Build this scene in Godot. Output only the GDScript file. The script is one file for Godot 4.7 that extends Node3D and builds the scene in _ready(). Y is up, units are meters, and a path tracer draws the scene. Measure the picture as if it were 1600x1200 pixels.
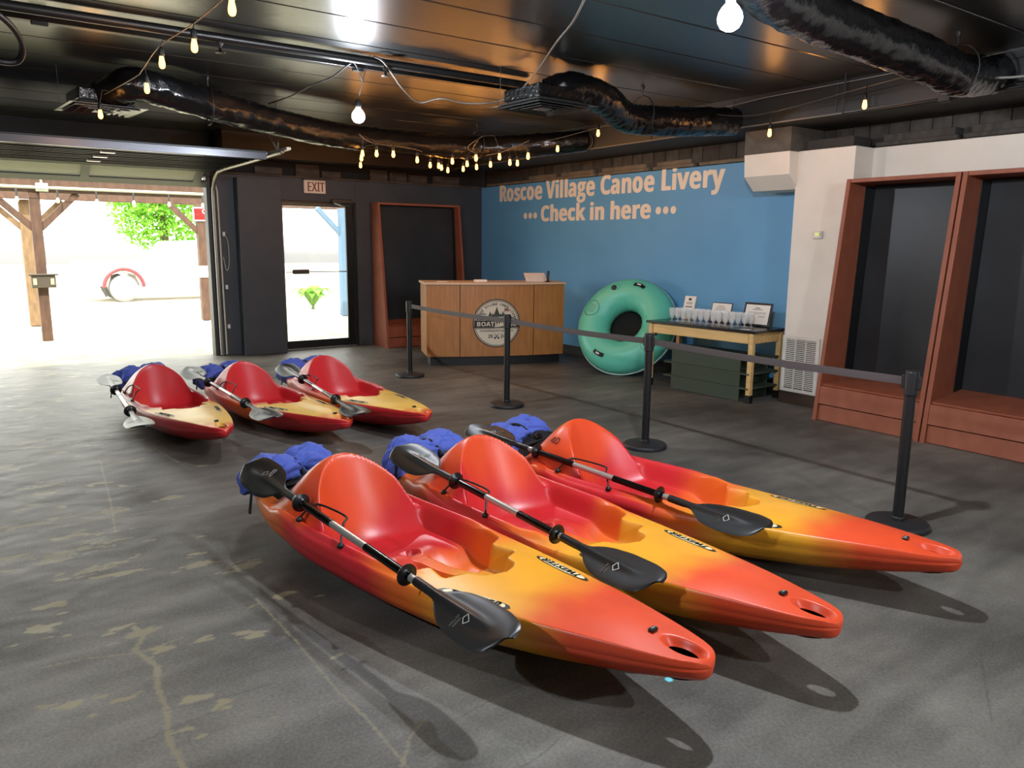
extends Node3D

const XR := 7.35      # blue wall
const ZB := -11.4     # wall with the exit door
const HC := 3.08      # ceiling
const FONT := "Droid Sans"

var taken := {}
var mats := {}
var mesh_cache := {}
var bold: SystemFont
var plain: SystemFont
var serif: SystemFont

# ---------------------------------------------------------------- helpers
func numbered(called: String) -> String:
	if not taken.has(called):
		taken[called] = 0
		return called
	taken[called] += 1
	return "%s_%03d" % [called, taken[called]]

func tag(o: Node, label: String, category: String, group := ""):
	o.set_meta("label", label)
	o.set_meta("category", category)
	if group != "":
		o.set_meta("group", group)

func thing(called: String, label: String, category: String, at := Vector3.ZERO, turn := 0.0, group := "") -> Node3D:
	var o := Node3D.new()
	o.name = numbered(called)
	add_child(o)
	o.position = at
	o.rotation.y = turn
	tag(o, label, category, group)
	return o

func struct_node(called: String) -> Node3D:
	var o := Node3D.new()
	o.name = called
	add_child(o)
	o.set_meta("kind", "structure")
	return o

func part(parent: Node, called: String, mesh: Mesh, m: Material, at := Vector3.ZERO, rot := Vector3.ZERO) -> MeshInstance3D:
	var o := MeshInstance3D.new()
	o.name = called
	o.mesh = mesh
	o.material_override = m
	parent.add_child(o, true)
	o.position = at
	o.rotation = rot
	return o

func structure(called: String, mesh: Mesh, m: Material, at := Vector3.ZERO, rot := Vector3.ZERO) -> MeshInstance3D:
	var o := part(self, numbered(called), mesh, m, at, rot)
	o.set_meta("kind", "structure")
	return o

func solo(called: String, label: String, category: String, mesh: Mesh, m: Material, at := Vector3.ZERO, rot := Vector3.ZERO, group := "") -> MeshInstance3D:
	var o := part(self, numbered(called), mesh, m, at, rot)
	tag(o, label, category, group)
	return o

func copy(o: Node3D, at: Vector3, turn: float, label := "") -> Node3D:
	var c: Node3D = o.duplicate()
	var base: String = o.name
	c.name = numbered(base)
	add_child(c)
	c.position = at
	c.rotation.y = turn
	if label != "":
		c.set_meta("label", label)
	return c

func noise_tex(freq: float, seed_: int, lo: Color, hi: Color, size := 512, kind := FastNoiseLite.TYPE_SIMPLEX_SMOOTH, oct := 4, as_normal := false, bump := 4.0) -> Texture2D:
	var n := FastNoiseLite.new()
	n.seed = seed_
	n.frequency = freq
	n.noise_type = kind
	n.fractal_octaves = oct
	var im := n.get_seamless_image(size, size)
	if as_normal:
		im.bump_map_to_normal_map(bump)
		return ImageTexture.create_from_image(im)
	var d := im.get_data()
	var out := PackedByteArray()
	out.resize(size * size * 3)
	for i in size * size:
		var t := d[i] / 255.0
		out[i * 3] = int(255.0 * (lo.r + (hi.r - lo.r) * t))
		out[i * 3 + 1] = int(255.0 * (lo.g + (hi.g - lo.g) * t))
		out[i * 3 + 2] = int(255.0 * (lo.b + (hi.b - lo.b) * t))
	return ImageTexture.create_from_image(Image.create_from_data(size, size, false, Image.FORMAT_RGB8, out))

func mat(c: Color, rough := 0.6, metal := 0.0) -> StandardMaterial3D:
	var key := "%s %.3f %.3f" % [c.to_html(), rough, metal]
	if mats.has(key):
		return mats[key]
	var m := StandardMaterial3D.new()
	m.albedo_color = c
	m.roughness = rough
	m.metallic = metal
	mats[key] = m
	return m

func glow(c: Color, energy: float) -> StandardMaterial3D:
	var m := StandardMaterial3D.new()
	m.albedo_color = c
	m.emission_enabled = true
	m.emission = c
	m.emission_energy_multiplier = energy
	return m

func tri(st: SurfaceTool, a: Vector3, b: Vector3, c: Vector3, out: Vector3):
	var n := (b - a).cross(c - a)
	if n.length_squared() < 1e-16:
		return
	if n.dot(out) > 0.0:
		var t := b
		b = c
		c = t
	st.set_normal(out.normalized()); st.add_vertex(a)
	st.set_normal(out.normalized()); st.add_vertex(b)
	st.set_normal(out.normalized()); st.add_vertex(c)

func quad(st: SurfaceTool, a: Vector3, b: Vector3, c: Vector3, d: Vector3, out: Vector3):
	tri(st, a, b, c, out)
	tri(st, a, c, d, out)

func new_st() -> SurfaceTool:
	var st := SurfaceTool.new()
	st.begin(Mesh.PRIMITIVE_TRIANGLES)
	return st

func axis_vec(k: int, v: float) -> Vector3:
	var r := Vector3.ZERO
	r[k] = v
	return r

func add_box(st: SurfaceTool, size: Vector3, bev := 0.004, at := Vector3.ZERO, basis := Basis.IDENTITY):
	var h := size * 0.5
	var b: float = min(bev, min(h.x, min(h.y, h.z)) * 0.6)
	# vertex on face of axis k at corner s
	var v := func(s: Vector3, k: int) -> Vector3:
		var p := Vector3(s.x * (h.x - b), s.y * (h.y - b), s.z * (h.z - b))
		p[k] = s[k] * h[k]
		return at + basis * p
	for k in 3:
		var i := (k + 1) % 3
		var j := (k + 2) % 3
		for s in [-1.0, 1.0]:
			var c := []
			for q in [[-1.0, -1.0], [1.0, -1.0], [1.0, 1.0], [-1.0, 1.0]]:
				var cs := Vector3.ZERO
				cs[k] = s
				cs[i] = q[0]
				cs[j] = q[1]
				c.append(v.call(cs, k))
			quad(st, c[0], c[1], c[2], c[3], basis * axis_vec(k, s))
		# edges along axis k
		for s1 in [-1.0, 1.0]:
			for s2 in [-1.0, 1.0]:
				var e0 := Vector3.ZERO
				e0[k] = -1.0
				e0[i] = s1
				e0[j] = s2
				var e1 := e0
				e1[k] = 1.0
				quad(st, v.call(e0, i), v.call(e1, i), v.call(e1, j), v.call(e0, j), basis * (axis_vec(i, s1) + axis_vec(j, s2)))
	for sx in [-1.0, 1.0]:
		for sy in [-1.0, 1.0]:
			for sz in [-1.0, 1.0]:
				var s3 := Vector3(sx, sy, sz)
				tri(st, v.call(s3, 0), v.call(s3, 1), v.call(s3, 2), basis * s3)

func box(size: Vector3, bev := 0.004) -> ArrayMesh:
	var key := "box %s %.4f" % [size, bev]
	if not mesh_cache.has(key):
		var st := new_st()
		add_box(st, size, bev)
		mesh_cache[key] = st.commit()
	return mesh_cache[key]

# box given by two corners; the mesh is centred, so return [mesh, centre]
func bb(parent: Node, called: String, lo: Vector3, hi: Vector3, m: Material, bev := 0.004) -> MeshInstance3D:
	return part(parent, called, box((hi - lo).abs(), bev), m, (lo + hi) * 0.5)

func sbox(called: String, lo: Vector3, hi: Vector3, m: Material, bev := 0.003) -> MeshInstance3D:
	return structure(called, box((hi - lo).abs(), bev), m, (lo + hi) * 0.5)

# bar of rectangular section between two points
func bar(a: Vector3, b: Vector3, w: float, h: float, bev := 0.004) -> ArrayMesh:
	var st := new_st()
	var d := (b - a)
	var z := d.normalized()
	var up := Vector3.UP if abs(z.y) < 0.95 else Vector3.RIGHT
	var x := up.cross(z).normalized()
	var y := z.cross(x)
	add_box(st, Vector3(w, h, d.length()), bev, (a + b) * 0.5, Basis(x, y, z))
	return st.commit()

# smooth grid: rows nu, columns nv
func grid(p: PackedVector3Array, nu: int, nv: int, wrap_v := false, colors := PackedColorArray(), flip := false, skip := {}) -> ArrayMesh:
	var idx := PackedInt32Array()
	var vmax := nv if wrap_v else nv - 1
	var nrm := PackedVector3Array()
	nrm.resize(p.size())
	for i in nu - 1:
		for j in vmax:
			if not skip.is_empty() and skip.has(i * nv + j):
				continue
			var a := i * nv + j
			var b := i * nv + (j + 1) % nv
			var c := (i + 1) * nv + (j + 1) % nv
			var d := (i + 1) * nv + j
			var n := (p[c] - p[a]).cross(p[d] - p[b])
			if flip:
				n = -n
				idx.append_array([a, b, c, a, c, d])
			else:
				idx.append_array([a, c, b, a, d, c])
			nrm[a] += n
			nrm[b] += n
			nrm[c] += n
			nrm[d] += n
	for k in nrm.size():
		nrm[k] = nrm[k].normalized() if nrm[k].length_squared() > 1e-20 else Vector3.UP
	var arr := []
	arr.resize(Mesh.ARRAY_MAX)
	arr[Mesh.ARRAY_VERTEX] = p
	arr[Mesh.ARRAY_NORMAL] = nrm
	arr[Mesh.ARRAY_INDEX] = idx
	if colors.size() == p.size():
		arr[Mesh.ARRAY_COLOR] = colors
	var am := ArrayMesh.new()
	am.add_surface_from_arrays(Mesh.PRIMITIVE_TRIANGLES, arr)
	return am

func smooth_path(pts: Array, sub := 6) -> PackedVector3Array:
	var out := PackedVector3Array()
	for i in pts.size() - 1:
		var p0: Vector3 = pts[max(i - 1, 0)]
		var p1: Vector3 = pts[i]
		var p2: Vector3 = pts[i + 1]
		var p3: Vector3 = pts[min(i + 2, pts.size() - 1)]
		for k in sub:
			out.append(p1.cubic_interpolate(p2, p0, p3, float(k) / sub))
	out.append(pts[pts.size() - 1])
	return out

# tube along a path; radius may be a float or an Array of floats per path point
func tube(path: PackedVector3Array, radius, sides := 8, caps := true, squash := 1.0) -> ArrayMesh:
	var n := path.size()
	var p := PackedVector3Array()
	var side := Vector3.ZERO
	var rows := 0
	for i in n:
		var t := (path[min(i + 1, n - 1)] - path[max(i - 1, 0)]).normalized()
		if side == Vector3.ZERO:
			side = t.cross(Vector3.UP if abs(t.y) < 0.9 else Vector3.RIGHT).normalized()
		side = (side - t * side.dot(t)).normalized()
		var up := side.cross(t)
		var r: float = radius[i] if radius is Array or radius is PackedFloat32Array else radius
		if caps and i == 0:
			for k in sides:
				p.append(path[0])
			rows += 1
		for k in sides:
			var a := TAU * k / sides
			p.append(path[i] + (side * cos(a) + up * sin(a) * squash) * r)
		rows += 1
		if caps and i == n - 1:
			for k in sides:
				p.append(path[n - 1])
			rows += 1
	return grid(p, rows, sides, true, PackedColorArray(), true)

# lathe round y; profile [[r, y], ...]
func lathe(profile: Array, sides := 24) -> ArrayMesh:
	var p := PackedVector3Array()
	for q in profile:
		for k in sides:
			var a := TAU * k / sides
			p.append(Vector3(cos(a) * q[0], q[1], sin(a) * q[0]))
	return grid(p, profile.size(), sides, true, PackedColorArray(), true)

# prism from polygon in the xy plane, extruded along z from z0 to z1
func prism(poly: PackedVector2Array, z0: float, z1: float) -> ArrayMesh:
	var st := new_st()
	var ids := Geometry2D.triangulate_polygon(poly)
	for k in range(0, ids.size(), 3):
		for z in [z0, z1]:
			var q := []
			for j in 3:
				q.append(Vector3(poly[ids[k + j]].x, poly[ids[k + j]].y, z))
			tri(st, q[0], q[1], q[2], Vector3(0, 0, 1 if z == max(z0, z1) else -1))
	var ccw := not Geometry2D.is_polygon_clockwise(poly)
	for k in poly.size():
		var a := poly[k]
		var b := poly[(k + 1) % poly.size()]
		var e := b - a
		var n := Vector3(e.y, -e.x, 0)
		if not ccw:
			n = -n
		quad(st, Vector3(a.x, a.y, z0), Vector3(b.x, b.y, z0), Vector3(b.x, b.y, z1), Vector3(a.x, a.y, z1), n)
	return st.commit()

func text(s: String, height: float, depth := 0.004, font: Font = null, spacing := 0.0) -> ArrayMesh:
	# cap height = height, centred on x, baseline at y = 0, facing +z
	var t := TextMesh.new()
	t.font = font if font else bold
	t.font_size = 64
	t.pixel_size = 0.01
	t.depth = depth
	t.text = s
	t.curve_step = 1.5
	t.horizontal_alignment = HORIZONTAL_ALIGNMENT_CENTER
	t.vertical_alignment = VERTICAL_ALIGNMENT_BOTTOM
	var arr := t.get_mesh_arrays()
	var v: PackedVector3Array = arr[Mesh.ARRAY_VERTEX]
	var lo := 1e9
	for q in v:
		lo = min(lo, q.y)
	var k := height / (64 * 0.01 * 0.714)
	var base := lo
	if s.contains("g") or s.contains("y") or s.contains("p"):
		base = lo + 64 * 0.01 * 0.2
	for i in v.size():
		v[i] = Vector3(v[i].x * k, (v[i].y - base) * k, v[i].z)
	arr[Mesh.ARRAY_VERTEX] = v
	var am := ArrayMesh.new()
	am.add_surface_from_arrays(Mesh.PRIMITIVE_TRIANGLES, arr)
	return am

func thick(m: Mesh, r: float) -> ArrayMesh:
	# heavier letters: the same outline set down nine times, a little apart
	var st := new_st()
	for k in 9:
		var o := Vector3.ZERO
		if k > 0:
			o = Vector3(cos(TAU * k / 8.0) * r, sin(TAU * k / 8.0) * r * 0.6, -0.00015 * k)
		st.append_from(m, 0, Transform3D(Basis.IDENTITY, o))
	return st.commit()

func warp(m: Mesh, f: Callable) -> ArrayMesh:
	var arr := m.surface_get_arrays(0)
	var v: PackedVector3Array = arr[Mesh.ARRAY_VERTEX]
	for i in v.size():
		v[i] = f.call(v[i])
	arr[Mesh.ARRAY_VERTEX] = v
	var am := ArrayMesh.new()
	am.add_surface_from_arrays(Mesh.PRIMITIVE_TRIANGLES, arr)
	return am

func width_of(m: Mesh) -> float:
	return m.get_aabb().size.x

func interp(tab: Array, x: float) -> float:
	# monotone smooth table lookup
	var n := tab.size()
	if x <= tab[0][0]:
		return tab[0][1]
	if x >= tab[n - 1][0]:
		return tab[n - 1][1]
	for i in n - 1:
		if x <= tab[i + 1][0]:
			var x0: float = tab[i][0]
			var x1: float = tab[i + 1][0]
			var y0: float = tab[i][1]
			var y1: float = tab[i + 1][1]
			var h := x1 - x0
			var m := (y1 - y0) / h
			var ma: float = m if i == 0 else (tab[i][1] - tab[i - 1][1]) / (tab[i][0] - tab[i - 1][0])
			var mb: float = m if i == n - 2 else (tab[i + 2][1] - tab[i + 1][1]) / (tab[i + 2][0] - tab[i + 1][0])
			var d0: float = 0.0 if ma * m <= 0.0 else 2.0 * ma * m / (ma + m)
			var d1: float = 0.0 if mb * m <= 0.0 else 2.0 * mb * m / (mb + m)
			var t := (x - x0) / h
			var t2 := t * t
			var t3 := t2 * t
			return y0 * (2 * t3 - 3 * t2 + 1) + h * d0 * (t3 - 2 * t2 + t) + y1 * (3 * t2 - 2 * t3) + h * d1 * (t3 - t2)
	return tab[n - 1][1]

func omni(parent: Node, at: Vector3, c: Color, energy: float, size: float):
	var l := OmniLight3D.new()
	l.name = "light"
	l.light_color = c
	l.light_energy = energy
	l.light_size = size
	l.omni_range = 40.0
	l.omni_attenuation = 2.0
	l.shadow_enabled = true
	parent.add_child(l, true)
	l.position = at

# ---------------------------------------------------------------- kayak
const K_W := [[0.0, 0.014], [0.008, 0.034], [0.025, 0.056], [0.055, 0.077], [0.1, 0.098], [0.26, 0.148], [0.55, 0.222], [0.88, 0.29], [1.17, 0.338], [1.5, 0.365], [1.9, 0.37], [2.2, 0.348], [2.5, 0.295], [2.8, 0.2], [2.94, 0.125], [3.0, 0.06]]
const K_SHEER := [[0.0, 0.285], [0.3, 0.282], [0.7, 0.268], [1.2, 0.25], [1.8, 0.245], [2.4, 0.25], [3.0, 0.28]]
const K_KEEL := [[0.0, 0.205], [0.08, 0.185], [0.3, 0.125], [0.7, 0.045], [1.1, 0.004], [2.1, 0.0], [2.5, 0.03], [2.8, 0.1], [3.0, 0.18]]
const K_RIM := [[0.9, 0.10], [1.1, 0.195], [1.3, 0.25], [1.55, 0.28], [1.85, 0.285], [2.4, 0.285]]
const K_OPEN := [[0.965, 0.0], [0.985, 0.05], [1.015, 0.088], [1.06, 0.10], [1.08, 0.112], [1.115, 0.190], [1.135, 0.196], [1.235, 0.172], [1.255, 0.182], [1.29, 0.258], [1.40, 0.266], [1.55, 0.28], [1.85, 0.285], [2.4, 0.285]]

func k_open(d: float) -> float:
	for i in K_OPEN.size() - 1:
		if d <= K_OPEN[i + 1][0]:
			var t: float = clampf((d - K_OPEN[i][0]) / (K_OPEN[i + 1][0] - K_OPEN[i][0]), 0.0, 1.0)
			return lerpf(K_OPEN[i][1], K_OPEN[i + 1][1], t)
	return 0.285

# height of the deck at distance d from the bow and x across
func k_deck(d: float, x: float) -> float:
	var a := absf(x)
	var we := interp(K_W, d) * 0.94
	var u: float = minf(a / we, 1.0)
	var y := interp(K_SHEER, d) + 0.028 * (1.0 - u * u) * smoothstep(0.0, 0.5, d)
	var side_on := smoothstep(1.15, 1.55, d) * (1.0 - smoothstep(2.25, 2.45, d))
	var ci := k_open(d) if d > 0.965 else 0.0
	# coaming and paddle groove
	var cr := interp(K_RIM, d)
	y += 0.04 * exp(-pow((a - cr - 0.028) / 0.03, 2.0)) * side_on
	y -= 0.028 * exp(-pow((a - (we - 0.055)) / 0.026, 2.0)) * smoothstep(1.35, 1.5, d) * (1.0 - smoothstep(2.1, 2.25, d))
	# seat back hump
	var arch := pow(maxf(0.0, 1.0 - pow(a / 0.295, 2.0)), 0.68)
	var b := smoothstep(1.86, 2.06, d) * (1.0 - smoothstep(2.2, 2.52, d))
	y += arch * 0.262 * b
	# tank well behind the seat
	y -= 0.06 * smoothstep(2.42, 2.5, d) * (1.0 - smoothstep(2.86, 2.93, d)) * (1.0 - smoothstep(0.6, 0.78, u))
	# carry hole lip
	var e := sqrt(pow((d - 0.108) / 0.058, 2.0) + pow(x / 0.031, 2.0))
	y -= 0.03 * (1.0 - smoothstep(0.9, 1.6, e))
	if d > 0.955 and d < 2.35 and a < ci + 0.03:
		var f := 0.115 + 0.04 * pow(a / 0.26, 2.0)
		f += 0.055 * exp(-pow((d - 1.60) / 0.12, 2.0)) * (1.0 - smoothstep(0.10, 0.24, a))
		f -= 0.04 * smoothstep(1.55, 1.40, d)
		# tongue between the foot channels with a cup recess
		var tongue := (1.0 - smoothstep(0.035, 0.055, a)) * smoothstep(1.58, 1.5, d)
		f = lerpf(f, 0.165 + 0.05 * smoothstep(1.4, 1.0, d), tongue)
		f -= 0.05 * (1.0 - smoothstep(0.035, 0.05, sqrt(pow(d - 1.63, 2.0) + x * x)))
		# steps for the feet
		f = maxf(f, 0.150 * smoothstep(1.285, 1.262, d))
		f = maxf(f, 0.205 * smoothstep(1.112, 1.09, d))
		# seat back face, slightly hollow
		var dd := d + 0.10 * pow(a / 0.26, 2.0)
		if dd > 1.9:
			var t := clampf((dd - 1.93) / 0.27, 0.0, 1.4)
			f += 0.44 * (t * t * (1.6 - 0.6 * t)) if t < 1.0 else 0.44 + (t - 1.0) * 0.6
		var ins := 1.0 - smoothstep(ci - 0.018, ci + 0.012, a)
		ins *= smoothstep(0.955, 0.98, d)
		y = lerpf(y, minf(y, f), ins)
	return y

func k_colour(d: float, x: float, side: bool, n1: FastNoiseLite, variant: int) -> Color:
	# dye zones of the moulded plastic, linear colours
	var red := Color(0.54, 0.022, 0.027)
	var orange := Color(0.72, 0.13, 0.018)
	var yellow := Color(0.74, 0.33, 0.022)
	var tip := Color(0.66, 0.068, 0.022)
	var w := n1.get_noise_2d(d * 60.0, x * 90.0 + variant * 57.0)
	var w2 := n1.get_noise_2d(d * 160.0 + 300.0, x * 200.0 + variant * 31.0)
	var dd := d + 0.13 * w + 0.03 * w2
	if side:
		dd += 0.12
	var c := tip
	if variant >= 3:
		# the row by the big door: pale yellow fore deck, red hull and cockpit
		yellow = Color(0.74, 0.47, 0.10)
		c = red if side else tip
		if side:
			dd -= 0.12
			c = c.lerp(orange, smoothstep(0.9, 1.3, dd))
			c = c.lerp(tip, smoothstep(1.5, 1.8, dd))
		else:
			c = c.lerp(yellow, smoothstep(0.10, 0.34, dd + 0.12 * w2))
			c = c.lerp(red, smoothstep(1.16, 1.30, dd))
		c = c.lerp(orange, smoothstep(2.26, 2.44, dd))
		return Color(c.r * (1.0 + 0.1 * w2), c.g * (1.0 + 0.1 * w2), c.b * (1.0 + 0.1 * w2))
	c = c.lerp(yellow, smoothstep(0.52, 0.80, dd - 0.25 * absf(x) * 0.0))
	c = c.lerp(orange, smoothstep(1.12, 1.36, dd))
	c = c.lerp(red, smoothstep(1.38, 1.62, dd))
	if not side:
		c = c.lerp(Color(0.63, 0.062, 0.016), smoothstep(1.98, 2.08, dd))
	c = c.lerp(orange, smoothstep(2.22, 2.40, dd))
	c = c.lerp(Color(0.72, 0.26, 0.06), smoothstep(2.45, 2.95, dd))
	var k := 1.0 + 0.10 * w2
	return Color(c.r * k, c.g * k, c.b * k)

func kayak_hull(variant: int) -> ArrayMesh:
	var n1 := FastNoiseLite.new()
	n1.seed = 5 + variant
	n1.frequency = 0.02
	n1.fractal_octaves = 3
	var ds := PackedFloat32Array()
	var d := 0.0
	while d < 3.0:
		ds.append(d)
		d += (0.004 if d < 0.04 else 0.008) if d < 0.22 else (0.0075 if d > 0.94 and d < 1.34 else (0.0115 if d > 1.85 and d < 2.3 else 0.02))
	ds.append(3.0)
	var nd := ds.size()
	var nt := 113
	var ns := 10
	var nv := nt * 2 + ns * 2
	# ring: top left->right, right side down, bottom right->left, left side up
	var p := PackedVector3Array()
	var col := PackedColorArray()
	var inside := {}
	for i in nd:
		d = ds[i]
		var w := interp(K_W, d)
		var we := w * 0.94
		var wb := w * 0.78
		var yk := interp(K_KEEL, d)
		var ys := k_deck(d, we)
		var ych := yk + minf(0.075, (ys - yk) * 0.4)
		var z := 1.5 - d
		var pinch := 1.0
		if d < 0.045:
			pinch = 0.35 + 0.65 * sqrt(maxf(0.0, 1.0 - pow(1.0 - d / 0.045, 2.0)))
		var ymid := lerpf(yk, ys, 0.55)
		for j in nt:
			var t := -1.0 + 2.0 * j / (nt - 1)
			var x := we * t
			var zz := z
			var e := sqrt(pow((d - 0.108) / 0.058, 2.0) + pow(x / 0.031, 2.0))
			if e < 1.0:
				inside[i * nv + j] = true
				if e > 1e-4:
					x = x / e
					zz = 1.5 - (0.108 + (d - 0.108) / e)
			p.append(Vector3(x, ymid + (k_deck(1.5 - zz, x) - ymid) * pinch, zz))
			col.append(k_colour(d, x, false, n1, variant))
		for s in [1.0, -1.0]:
			if s < 0.0:
				# bottom, right to left
				for j in nt:
					var t := 1.0 - 2.0 * j / (nt - 1)
					var x := wb * t
					var zz := z
					var e := sqrt(pow((d - 0.108) / 0.058, 2.0) + pow(x / 0.031, 2.0))
					if e < 1.0:
						inside[i * nv + nt + ns + j] = true
						if e > 1e-4:
							x = x / e
							zz = 1.5 - (0.108 + (d - 0.108) / e)
					p.append(Vector3(x, ymid + (lerpf(yk, ych, pow(absf(t), 2.2)) - ymid) * pinch, zz))
					col.append(k_colour(d, x, true, n1, variant))
			for j in ns:
				var q := (j + 1.0) / (ns + 1.0)
				if s < 0.0:
					q = 1.0 - q
				# from deck edge (q = 0) over the widest line to the chine (q = 1)
				var x: float
				var y: float
				if q < 0.35:
					var g := q / 0.35 * PI / 2
					x = lerpf(we, w, sin(g))
					y = lerpf(ys, ys - minf(0.05, (ys - ych) * 0.4), 1.0 - cos(g))
				else:
					var g := (q - 0.35) / 0.65
					var y0 := ys - minf(0.05, (ys - ych) * 0.4)
					y = lerpf(y0, ych, g)
					x = lerpf(w, wb, g * g)
					if q > 0.42 and q < 0.58:
						x -= 0.006
				p.append(Vector3(x * s, ymid + (y - ymid) * pinch, z))
				col.append(k_colour(d, x, true, n1, variant))
	# cells whose four corners all lie in the carry hole are left out
	var skip := {}
	for i in nd - 1:
		for j in nv:
			var a := i * nv + j
			var b := i * nv + (j + 1) % nv
			if inside.has(a) and inside.has(b) and inside.has(a + nv) and inside.has(b + nv):
				skip[a] = true
	var am := grid(p, nd, nv, true, col, false, skip)
	var arr := am.surface_get_arrays(0)
	var idx: PackedInt32Array = arr[Mesh.ARRAY_INDEX]
	var verts: PackedVector3Array = arr[Mesh.ARRAY_VERTEX]
	var nrm: PackedVector3Array = arr[Mesh.ARRAY_NORMAL]
	var cols: PackedColorArray = arr[Mesh.ARRAY_COLOR]
	# wall of the hole
	var m := 40
	var start := verts.size()
	for k in m + 1:
		var a := TAU * k / m
		var hd := 0.108 + 0.058 * cos(a)
		var hx := 0.031 * sin(a)
		var yk2 := interp(K_KEEL, hd)
		for y in [k_deck(hd, hx), yk2]:
			verts.append(Vector3(hx, y, 1.5 - hd))
			nrm.append(Vector3(-sin(a), 0, cos(a)))
			cols.append(k_colour(hd, hx, false, n1, variant))
		if k > 0:
			var q := start + k * 2
			idx.append_array([q - 2, q - 1, q, q, q - 1, q + 1])
	# end caps
	for i in [0, nd - 1]:
		var c := Vector3.ZERO
		for j in nv:
			c += p[i * nv + j] / nv
		c.z += 0.004 if i == 0 else -0.04
		var ci := verts.size()
		verts.append(c)
		nrm.append(Vector3(0, 0, 1 if i == 0 else -1))
		cols.append(cols[i * nv])
		for j in nv:
			if i == 0:
				idx.append_array([ci, i * nv + j, i * nv + (j + 1) % nv])
			else:
				idx.append_array([ci, i * nv + (j + 1) % nv, i * nv + j])
	var fin := []
	fin.resize(Mesh.ARRAY_MAX)
	fin[Mesh.ARRAY_INDEX] = idx
	fin[Mesh.ARRAY_VERTEX] = verts
	fin[Mesh.ARRAY_NORMAL] = nrm
	fin[Mesh.ARRAY_COLOR] = cols
	var out := ArrayMesh.new()
	out.add_surface_from_arrays(Mesh.PRIMITIVE_TRIANGLES, fin)
	return out

var m_kayak: StandardMaterial3D

func on_deck(d: float, x: float, up := 0.0) -> Vector3:
	return Vector3(x, k_deck(d, x) + up, 1.5 - d)

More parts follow.
